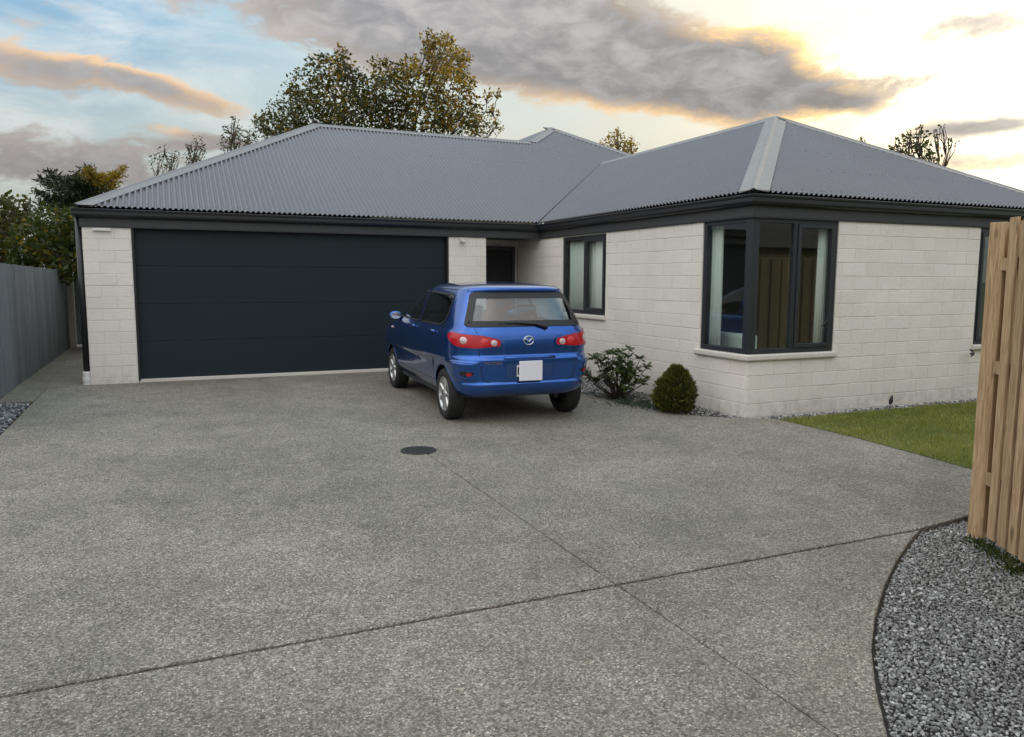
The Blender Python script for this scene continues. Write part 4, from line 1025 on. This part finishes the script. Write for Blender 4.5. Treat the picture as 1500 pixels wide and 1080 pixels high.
    st = MB().tube([(.36 + .18 * math.cos(t), .66 + .05 * math.sin(t), .93 + .17 * math.sin(t)) for t in (2 * math.pi * k / 24 for k in range(25))], .014, 8, caps=False).build('steering_wheel', trim, car, True)
    MB().box((-.66, -1.74, .52), (.66, -1.0, .94)).build('parcel_shelf', seatm, car, bevel=.03)
    MB().box((-.73, -1.3, .24), (.73, 1.1, .30)).build('cabin_floor', seatm, car)
    MB().tube([(0, .45, 1.36), (0, .47, 1.33)], .012, 6).box((-.11, .44, 1.27), (.11, .46, 1.335)).build('interior_mirror', trim, car)
    return car
CARLOC = (4.71, -2.93); HEAD = R(2.0)
build_car((CARLOC[0], CARLOC[1], h(CARLOC[1]) - .002), HEAD, R(.69))

# ------------------------------------------------------------------ manhole cover
mc = tag(empty('manhole_cover', (3.14, -5.62, h(-5.62) + .003)), 'round dark cast iron cover set into the concrete driveway', 'manhole cover')
MB().lathe([(.168, -.03), (.168, .004), (.152, .005), (.150, .0)], None, 48).build('cover_frame', MAT['iron'], mc)
MB().lathe([(0, .003), (.148, .003), (.148, -.03)], None, 48).build('cover_lid', MAT['iron'], mc)
rbm = MB()
for i in range(-4, 5):
    for j in range(-4, 5):
        if math.hypot(i, j) * .03 < .135: rbm.box((i * .03 - .009, j * .03 - .009, .002), (i * .03 + .009, j * .03 + .009, .006))
o = rbm.build('cover_tread', MAT['iron'], mc); o['kind'] = 'stuff'

# ------------------------------------------------------------------ grey side fence
fx = -.96
lf = tag(empty('side_fence', (fx, 3, -.04)), 'weathered grey board fence running along the side path by the garage', 'fence')
def lpart(mb, name, mat, **k):
    o = mb.build(name, mat, lf, **k); o.matrix_parent_inverse = Matrix.Translation((fx, 3, -.04)).inverted(); return o
rf = random.Random(9); y = -3.2
while y < 7.2:
    w = .30; z1 = 1.66 + rf.uniform(-.006, .006) - .006 * max(0, y)
    o = MB().box((-.012, -w / 2 + .004, 0), (.012, w / 2 - .004, z1 + .06)).build('fence_panel', MAT['woodg'], lf, bevel=.003)
    o.location = (rf.uniform(-.004, .004), y + w / 2 - 3, .0); y += w
for yy in (-3.1, -.7, 1.7, 4.1):
    lpart(MB().box((fx - .11, yy, -.1), (fx - .015, yy + .09, 1.6)), 'fence_post', MAT['woodg'])
lpart(MB().box((fx - .06, -3.2, .3), (fx - .014, 7.2, .37)), 'fence_rail', MAT['woodg']); lpart(MB().box((fx - .06, -3.2, 1.3), (fx - .014, 7.2, 1.37)), 'fence_rail', MAT['woodg'])
gt = tag(empty('side_gate', (-.55, 6.9, -.03)), 'narrow dark side gate across the path hung on a pale post', 'gate')
MAT['paleg'] = mat_wood('pale_weathered_timber', (.46, .44, .39), (.30, .28, .24), knots=False)
MB().box((-.40, -.06, -.1), (-.28, .06, 1.98)).build('gate_post', MAT['paleg'], gt, bevel=.006)
for k in range(6): MB().box((-.27 + k * .135, -.012, .06), (-.14 + k * .135, .012, 1.62)).build('gate_board', MAT['woodg'], gt, bevel=.003)
MB().box((-.27, .014, .25), (.53, .05, .34)).build('gate_rail', MAT['woodg'], gt); MB().box((-.27, .014, 1.30), (.53, .05, 1.39)).build('gate_rail', MAT['woodg'], gt)
br = MB(); br.box((-.02, -.045, -.3), (.05, -.0125, .3), Matrix.Translation((.05, 0, .95)) @ Matrix.Rotation(R(38), 4, 'Y')); br.build('gate_brace', MAT['paleg'], gt)

# ------------------------------------------------------------------ pine fence by the gravel
FP = Vector((5.745, -9.265, -.12)); FD = Vector((-.46, -.89, 0)).normalized(); FN = Vector((FD.y, -FD.x, 0))   # FN faces the drive
if FN.dot(CAM - FP) < 0: FN = -FN
pf = tag(empty('pine_fence', FP), 'new pine paling fence with thick end post beside the gravel bed', 'fence')
rz = math.atan2(FD.y, FD.x)
rot = Matrix.Rotation(rz, 4, 'Z')
MP = Matrix.Rotation(R(22), 4, 'Z')
MB().box((-.050, -.045, -.1), (.050, .045, 1.972)).build('fence_post', MAT['woodn'], pf, bevel=.005).rotation_euler = (0, 0, R(14))
k = 0; d = .185; sgn = 1 if (rot.to_3x3() @ Vector((0, 1, 0))).dot(FN) > 0 else -1
while d < 3.4:
    front = k % 2 == 0; w = .078 if front else .085
    o = MB().box((-w / 2, -.009, 0), (w / 2, .009, 1.93 + rf.uniform(-.012, .012))).build('paling', MAT['woodn'], pf, bevel=.003)
    o.rotation_euler = (0, rf.uniform(-.006, .006), rz); o.location = FD * (d + .04) + FN * (.040 if front else .004) + Vector((0, 0, .055 - .05 * d))
    d += .055; k += 1
for zz in (.35, 1.05, 1.68):
    o = MB().box((.05, -.03, zz), (3.5, .0, zz + .075)).build('fence_rail', MAT['woodn'], pf); o.rotation_euler = (0, 0, rz); o.location = FN * -.012
o = MB().box((-.075, -.009, 0), (.075, .009, 1.90)).build('paling', MAT['woodn'], pf, bevel=.003); o.rotation_euler = (0, 0, rz); o.location = FD * .10 - FN * .055 + Vector((0, 0, .05))
for dd in (1.8, 3.4):
    o = MB().box((-.05, -.05, -.1), (.05, .05, 1.85)).build('fence_post', MAT['woodn'], pf, bevel=.004); o.rotation_euler = (0, 0, rz); o.location = FD * dd - FN * .10
# fence that closes the lawn opposite the corner window (seen mirrored in the glass)
bf = tag(empty('lawn_fence', (10, -9.3, -.11)), 'pine paling fence closing the lawn opposite the corner window', 'fence')
x = 5.95; pal = MB().box((-.07, -.009, 0), (.07, .009, 1.98)).mesh('paling'); MAT['woodo'] = mat_wood('aged_pine', (.30, .25, .16), (.17, .135, .08)); pal.materials.append(MAT['woodo']); k = 0
while x < 14.5:
    o = bpy.data.objects.new('paling', pal); col.objects.link(o); o.parent = bf; o.location = (x - 10, .02 if k % 2 else .0, rf.uniform(-.01, .01)); x += .125; k += 1
for zz in (.35, 1.6): MB().box((-4.0, -.055, zz), (4.5, -.012, zz + .08)).build('fence_rail', MAT['woodn'], bf)
# neighbour's house beyond that fence
nb = tag(empty('neighbour_house', (14, -17, -.2)), 'neighbouring house with brown tiled roof beyond the lawn fence', 'house')
MAT['ntile'] = simple('brown_roof', (.055, .045, .04), .8, var=.3, vscale=6); MAT['nwall'] = simple('cream_wall', (.55, .50, .42), .9)
MB().box((-5, -4, 0), (6, 4, 2.5)).build('wall', MAT['nwall'], nb)
rfm = MB(); rfm.add([(-5.6, -4.6, 2.45), (6.6, -4.6, 2.45), (6.6, 4.6, 2.45), (-5.6, 4.6, 2.45), (-1.2, 0, 4.6), (2.2, 0, 4.6)], [(0, 1, 5, 4), (1, 2, 5), (2, 3, 4, 5), (3, 0, 4), (3, 2, 1, 0)]); rr_ = rfm.build('roof', MAT['ntile'], nb)
MB().box((-3.4, .6, 3.0), (-2.7, 1.3, 4.9)).box((-3.48, .52, 4.9), (-2.62, 1.38, 5.0)).build('chimney', MAT['nwall'], rr_)
for x in (-3.2, 1.0, 3.6):
    wn = MB().box((x, 4.005, .9), (x + 1.2, 4.03, 2.1)).build('window', MAT['alu'], nb); MB().box((x + .06, 4.032, .96), (x + 1.14, 4.04, 2.04)).build('pane', MAT['blackp'], wn)

# garden light stake by the wall
gl = tag(empty('garden_light', (9.15, -5.72, h(-5.7))), 'small dark solar garden light staked against the brick wall', 'garden light')
MB().tube([(0, 0, -.03), (.012, 0, .09)], .006, 6).build('stake', MAT['blackp'], gl)
MB().lathe([(0, .0), (.018, .01), (.026, .05), (.012, .10), (0, .125)], Matrix.Translation((.012, 0, .075)) @ Matrix.Rotation(R(14), 4, 'Y'), 12).build('lamp_head', MAT['blackp'], gl, True)
tp = tag(MB().tube([(10.90, -5.49, .52), (10.87, -5.56, .54), (10.80, -5.60, .53), (10.76, -5.60, .50)], [.012, .012, .014, .009], 8).tube([(10.86, -5.55, .56), (10.80, -5.56, .585)], .012, 6).build('garden_tap', MAT['blackp']), 'small dark tap fixed low on the front brick wall', 'tap')

# ------------------------------------------------------------------ plants
def leaf_cloud(m, pts, size, rnd, aspect=.5, droop=0.0):
    V, F = m.v, m.f
    for p in pts:
        s = size * rnd.uniform(.6, 1.35); d = Vector((rnd.gauss(0, 1), rnd.gauss(0, 1), rnd.gauss(0, .8) - droop)).normalized()
        a = Vector((rnd.gauss(0, 1), rnd.gauss(0, 1), rnd.gauss(0, 1))); w = d.cross(a).normalized() * (s * aspect * .5); t = d * s; b0 = len(V); mid = p + t * .45
        V.extend((tuple(p), tuple(mid + w), tuple(p + t), tuple(mid - w))); F.append((b0, b0 + 1, b0 + 2, b0 + 3))
def clump_pts(c, r, n, rnd, sq=1.0, hollow=.35):
    out = []
    while len(out) < n:
        d = Vector((rnd.gauss(0, 1), rnd.gauss(0, 1), rnd.gauss(0, 1))).normalized(); q = (hollow ** 3 + rnd.random() * (1.25 - hollow ** 3)) ** (1 / 3)
        p = c + Vector((d.x * r * q, d.y * r * q, d.z * r * q * sq))
        if mnoise.noise(p * (1.6 / r)) > -.18: out.append(p)
    return out
def limb(m, a, b_, r0, r1, rnd, n=5, wob=.08, sides=6):
    L = (b_ - a).length; pts = []; rs = []
    for i in range(n + 1):
        t = i / n; w = Vector((rnd.uniform(-1, 1), rnd.uniform(-1, 1), rnd.uniform(-.5, .5))) * (L * wob * (0 if i in (0, n) else 1)); pts.append(a.lerp(b_, t) + w + Vector((0, 0, -L * .08 * math.sin(math.pi * t)))); rs.append(r0 + (r1 - r0) * t)
    m.tube(pts, rs, sides); return pts
MAT['bark'] = simple('bark', (.075, .06, .045), .95, var=.35, vscale=8, bump=.5, bscale=25)
MAT['leafdark'] = mat_leaf('dark_leaf', (.022, .029, .008), (.046, .053, .013), (.085, .083, .02), .3)
MAT['leafgold'] = mat_leaf('gold_leaf', (.085, .08, .013), (.20, .15, .02), (.40, .25, .03), .45)  # also paints low sunlight into the broad tree and the conifer tips
MAT['leafmid'] = mat_leaf('mid_leaf', (.020, .034, .009), (.042, .060, .014), (.085, .095, .022), .35)
MAT['conifer'] = mat_leaf('conifer_needle', (.012, .020, .009), (.026, .036, .013), (.06, .06, .018), .2)
def tree(name, label, rng_, base_px, clumps, leaf, nper, mat, seed, group=None, trunk_r=.16, gold=(), cat='tree', aspect=.55, depth=.8, fork_px=None, sun_goldp=None):
    """clumps given as (u, v, radius) seen at horizontal distance rng_; they keep real depth jitter"""
    rnd = random.Random(seed); base = at_range(base_px, 500, rng_); base.z = -.2; sc_ = rng_ / FPX
    t = empty(name, base); tag(t, label, cat, group); inv = Matrix.Translation(base).inverted(); tm = MB(); lm = MB(); gm = MB()
    C_ = [(at_range(u, v, rng_ + rnd.uniform(-depth, depth)), r * sc_) for u, v, r in clumps]
    top = max(c.z for c, r in C_); fork = Vector((base.x, base.y, top * .42)) if fork_px is None else at_range(fork_px[0], fork_px[1], rng_)
    limb(tm, Vector(base), fork, trunk_r, trunk_r * .7, rnd, 5, .03, 9)
    for i, (c, r) in enumerate(C_):
        near = [q for q, _ in C_ if q.z < c.z - .3 and (q - c).length < 2.2 * r + 1.2]
        src = fork if not near or rnd.random() < .55 else min(near, key=lambda q: (q - c).length)
        if c.z < fork.z: src = Vector((base.x, base.y, max(.4, c.z * .6)))
        pts = limb(tm, src, c, min(trunk_r * .42, r * .10), .014, rnd, 5, .06, 6)
        for _ in range(5):
            e = c + Vector((rnd.gauss(0, 1), rnd.gauss(0, 1), rnd.gauss(.3, 1))).normalized() * r * rnd.uniform(.7, 1.15); limb(tm, pts[-2], e, .02, .006, rnd, 3, .08, 4)
        n = int(nper * (r / .6) ** 2); g = i in gold
        P_ = clump_pts(c, r, n, rnd); pg = sun_goldp(*clumps[i][:2]) if sun_goldp else (1.0 if g else 0.0)
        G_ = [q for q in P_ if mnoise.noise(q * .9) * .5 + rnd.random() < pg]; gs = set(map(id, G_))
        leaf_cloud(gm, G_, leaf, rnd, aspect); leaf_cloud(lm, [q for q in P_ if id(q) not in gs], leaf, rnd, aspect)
    for q in (tm, lm, gm): q.v = [(x - base.x, y - base.y, z_ - base.z) for x, y, z_ in q.v]
    tm.build('trunk', MAT['bark'], t, True, fixn=False)
    if lm.v: lm.build('crown', mat, t, fixn=False)
    if gm.v: o = gm.build('crown', MAT['leafgold'], t, fixn=False); o['label'] = 'leaves coloured gold as sunlight painted into the crown'
    return t
big = [(395, 190, 22), (420, 165, 26), (410, 205, 22), (445, 130, 26), (455, 165, 30), (475, 105, 26), (490, 140, 32), (500, 95, 16), (485, 180, 30), (515, 120, 22), (525, 165, 34), (545, 135, 26), (560, 105, 20), (570, 150, 34), (585, 115, 20), (575, 185, 34), (610, 135, 30), (620, 175, 36), (600, 100, 16),
       (630, 100, 26), (645, 75, 24), (630, 58, 13), (655, 60, 10), (665, 95, 22), (680, 85, 12), (660, 130, 28), (650, 165, 30), (685, 125, 15), (690, 160, 18), (700, 185, 20), (668, 185, 26), (715, 140, 8), (728, 137, 6), (722, 165, 9), (728, 185, 9), (540, 190, 30), (440, 195, 28), (500, 80, 10), (380, 178, 10)]
tree('broad_tree', 'large broad tree with sunlight painted gold on one side behind the garage roof', 30, 560, big, .14, 400, MAT['leafdark'], 21, trunk_r=.28, depth=1.6, sun_goldp=lambda u, v: max(.12, min(.9, (u - 440) / 260 + (110 - v) / 160)))  # gold share grows to the right and top, painting low sunlight
tree('young_tree', 'thin upright tree with sparse twigs behind the left hip of the roof', 26, 250, [(232, 238, 12), (240, 222, 8), (248, 240, 12), (256, 228, 8), (285, 225, 13), (290, 208, 8), (282, 240, 12), (275, 215, 5), (296, 218, 6)], .10, 420, MAT['leafdark'], 22, trunk_r=.07, aspect=.35)
tree('young_tree', 'thin upright tree standing close beside the big broad tree', 27, 348, [(338, 205, 14), (345, 188, 10), (352, 205, 14), (362, 200, 12), (330, 190, 6), (345, 175, 5), (368, 212, 12), (334, 216, 12)], .10, 420, MAT['leafdark'], 23, trunk_r=.07, aspect=.35)
tree('garden_tree', 'leafy green tree with a rounded crown just behind the grey side fence', 19, 60, [(75, 330, 26), (95, 345, 26), (60, 350, 28), (85, 365, 28), (105, 325, 18), (70, 380, 28), (100, 385, 26), (45, 375, 24), (118, 350, 20), (118, 375, 20), (90, 318, 12)], .13, 800, MAT['leafmid'], 24, trunk_r=.12)
tree('garden_tree', 'open leafy tree showing sky through its crown beside the grey side fence', 21, 8, [(8, 315, 22), (25, 305, 18), (18, 335, 24), (-8, 330, 26), (35, 325, 14), (5, 360, 24), (30, 355, 20), (-15, 365, 24), (28, 380, 22), (0, 385, 24), (40, 300, 8), (14, 296, 8)], .13, 420, MAT['leafdark'], 25, trunk_r=.11)
tree('golden_tree', 'small yellow green tree peeping over the rear roof', 34, 908, [(890, 212, 12), (903, 205, 13), (915, 210, 14), (925, 217, 11), (905, 195, 7), (896, 220, 13), (918, 222, 14)], .14, 200, MAT['leafgold'], 26, trunk_r=.14)
tree('sparse_tree', 'sparse open tree peeping over the far slope of the wing roof', 26, 1345, [(1345, 205, 15), (1330, 215, 13), (1360, 218, 14), (1318, 205, 7), (1395, 208, 6), (1372, 196, 6), (1350, 190, 7), (1310, 218, 8), (1340, 228, 16), (1365, 232, 12), (1262, 205, 5), (1380, 188, 4), (1328, 196, 6)], .12, 260, MAT['leafmid'], 27, trunk_r=.05)
# conifer with up-swept tiers
def conifer():
    rng_ = 24; rnd = random.Random(31); base = at_range(122, 500, rng_); base.z = -.2; t = tag(empty('conifer_tree', base), 'dark conifer with upswept branch tips behind the garage corner', 'tree'); tm = MB(); lm = MB(); gm = MB()
    top = at_range(128, 262, rng_); limb(tm, Vector(base), top, .15, .03, rnd, 6, .01, 8)
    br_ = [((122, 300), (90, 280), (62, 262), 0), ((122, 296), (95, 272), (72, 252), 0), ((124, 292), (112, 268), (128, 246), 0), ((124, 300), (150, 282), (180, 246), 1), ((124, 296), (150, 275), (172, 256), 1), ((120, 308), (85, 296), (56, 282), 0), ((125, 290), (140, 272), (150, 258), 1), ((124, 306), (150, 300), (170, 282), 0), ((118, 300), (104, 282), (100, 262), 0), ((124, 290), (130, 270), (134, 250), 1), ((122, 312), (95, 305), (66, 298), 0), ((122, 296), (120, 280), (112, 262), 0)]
    for a, b_, c, g in br_:
        A, B, Cc = (at_range(*q, rng_ + rnd.uniform(-.8, .8)) for q in (a, b_, c)); pts = []
        for i in range(15):
            s = i / 14; pts.append(A * (1 - s) ** 2 + B * 2 * s * (1 - s) + Cc * s * s)
        tm.tube(pts, [.035 * (1 - i / 14) + .006 for i in range(15)], 5)
        for i, q in enumerate(pts):
            tgt = gm if (g and i > 6) else lm; n = 46; spread = .26 * (1 - i / 17)  # outer ends of right-hand branches get gold leaves as painted sunlight
            P_ = [q + Vector((rnd.gauss(0, spread * 1.2), rnd.gauss(0, spread), rnd.gauss(0, spread * .45))) for _ in range(n)]; leaf_cloud(tgt, P_, .13, rnd, .28, -.3)
    for q in (tm, lm, gm): q.v = [(x - base.x, y - base.y, z_ - base.z) for x, y, z_ in q.v]
    tm.build('trunk', MAT['bark'], t, True, fixn=False); lm.build('crown', MAT['conifer'], t, fixn=False); gm.build('crown', MAT['leafgold'], t, fixn=False)['label'] = 'branch tips coloured gold as painted sunlight'
conifer()
# shrubs in the bed
def shrub_broad(loc):
    rnd = random.Random(41); t = tag(empty('broadleaf_shrub', loc), 'open shrub with glossy dark leaves and pale buds beside the car', 'shrub'); tm = MB(); lm = MB(); fm = MB()
    mat = mat_leaf('glossy_leaf', (.028, .048, .014), (.060, .090, .028), (.12, .15, .06), .2, .35)
    tips = []
    for k in range(38):
        a = rnd.uniform(0, 6.28); e = rnd.uniform(.25, 1.45); L = rnd.uniform(.34, .60) * (.75 + .25 * math.sin(e)); tip = Vector((math.cos(a) * math.cos(e) * L * 1.12, math.sin(a) * math.cos(e) * L, .10 + math.sin(e) * L * 1.02))
        limb(tm, Vector((rnd.uniform(-.03, .03), rnd.uniform(-.03, .03), 0)), tip, .012, .004, rnd, 4, .07, 5); tips.append(tip)
        if rnd.random() < .6: tips.append(tip * .72 + Vector((rnd.uniform(-.08, .08), rnd.uniform(-.08, .08), .02)))
    for tp_ in tips:
        n = rnd.randint(11, 16)
        for i in range(n):
            a = i * 2.4 + rnd.uniform(-.3, .3); el_ = rnd.uniform(-.5, .75); d = Vector((math.cos(a) * math.cos(el_), math.sin(a) * math.cos(el_), math.sin(el_))); L = rnd.uniform(.075, .12); w = d.cross(Vector((0, 0, 1))).normalized() * L * .24; nn = w.cross(d).normalized() * -.008
            b0 = len(lm.v); lm.v += [tuple(q) for q in (tp_, tp_ + d * L * .4 + w, tp_ + d * L * .8 + w * .8, tp_ + d * L, tp_ + d * L * .8 - w * .8, tp_ + d * L * .4 - w, tp_ + d * L * .5 + nn)]; lm.f += [(b0 + i_, b0 + (i_ + 1) % 6, b0 + 6) for i_ in range(6)]
        if rnd.random() < .35:
            fm.lathe([(0, .0), (.011, .010), (.006, .028), (0, .034)], Matrix.Translation(tp_ + Vector((0, 0, .01))), 7)
    tm.build('stems', MAT['bark'], t, True, fixn=False); lm.build('foliage', mat, t, fixn=False); o = fm.build('buds', simple('pale_bud', (.55, .58, .42), .7), t, fixn=False); o['kind'] = 'stuff'
shrub_broad((6.48, -3.72, h(-3.7) - .02))
def shrub_dense(loc):
    rnd = random.Random(42); t = tag(empty('conifer_shrub', loc), 'small dense olive green conifer shrub below the corner window', 'shrub'); tm = MB(); lm = MB()
    mat = mat_leaf('olive_spray', (.030, .040, .009), (.070, .080, .016), (.15, .15, .03), .2, .7)
    for k in range(9): limb(tm, Vector((0, 0, 0)), Vector((rnd.uniform(-.12, .12), rnd.uniform(-.12, .12), rnd.uniform(.25, .4))), .014, .004, rnd, 3, .05, 5)
    for k in range(1500):
        u = rnd.random(); zz = .02 + .52 * u ** .9; rr = .222 * (1 - ((zz - .20) / .36) ** 2 if zz > .2 else 1 - .35 * ((.2 - zz) / .2) ** 2); rr = max(.03, rr) * (.62 + .50 * rnd.random() ** 1.5); a = rnd.uniform(0, 6.283); rr *= 1 + .16 * math.sin(3 * a + 1) * math.sin(9 * zz)
        p0 = Vector((math.cos(a) * rr, math.sin(a) * rr, zz)); d = Vector((math.cos(a) * .6, math.sin(a) * .6, .9)).normalized()
        for j in range(7):
            q = d + Vector((rnd.gauss(0, .38), rnd.gauss(0, .38), rnd.gauss(0, .3))); leaf_cloud_dir(lm, p0, q.normalized(), rnd.uniform(.03, .085), rnd)
    tm.build('stems', MAT['bark'], t, True, fixn=False); lm.build('foliage', mat, t, fixn=False)
def leaf_cloud_dir(m, p, d, L, rnd):
    w = d.cross(Vector((rnd.gauss(0, 1), rnd.gauss(0, 1), rnd.gauss(0, 1)))).normalized() * L * .13; b0 = len(m.v); m.v += [tuple(p), tuple(p + d * L * .5 + w), tuple(p + d * L), tuple(p + d * L * .5 - w)]; m.f.append((b0, b0 + 1, b0 + 2, b0 + 3))
shrub_dense((6.60, -4.83, h(-4.8) - .02))
# low weeds: along the bed and at the foot of the pine fence
def weeds(name, spots, label, hgt, mat):
    rnd = random.Random(51); m = MB()
    for x, y, r_, n in spots:
        for _ in range(n):
            px, py = x + rnd.gauss(0, r_), y + rnd.gauss(0, r_); z0 = h(py) - .025; L = hgt * rnd.uniform(.5, 1.3)
            leaf_cloud_dir(m, Vector((px, py, z0)), Vector((rnd.gauss(0, .6), rnd.gauss(0, .6), 1)).normalized(), L, rnd)
    tag(m.build(name, mat, fixn=False), label, 'weeds', kind='stuff')
weeds('ground_cover', [(6.45, -4.2, .13, 260), (6.5, -4.45, .10, 160), (6.40, -3.95, .07, 80)], 'low blue green ground cover between the two shrubs', .075, mat_leaf('bluegreen_leaf', (.03, .05, .03), (.06, .09, .06), (.11, .15, .11), .2))
fpts = [tuple((FP + FD * q + FN * .07).xy) for q in (.14, .25, .36, .47, .6)]
weeds('fence_weeds', [(x, y, .035, 120) for x, y in fpts] + [(5.35, -9.75, .04, 120)], 'tufts of moss and grass along the foot of the pine fence', .04, MAT['leafmid'])
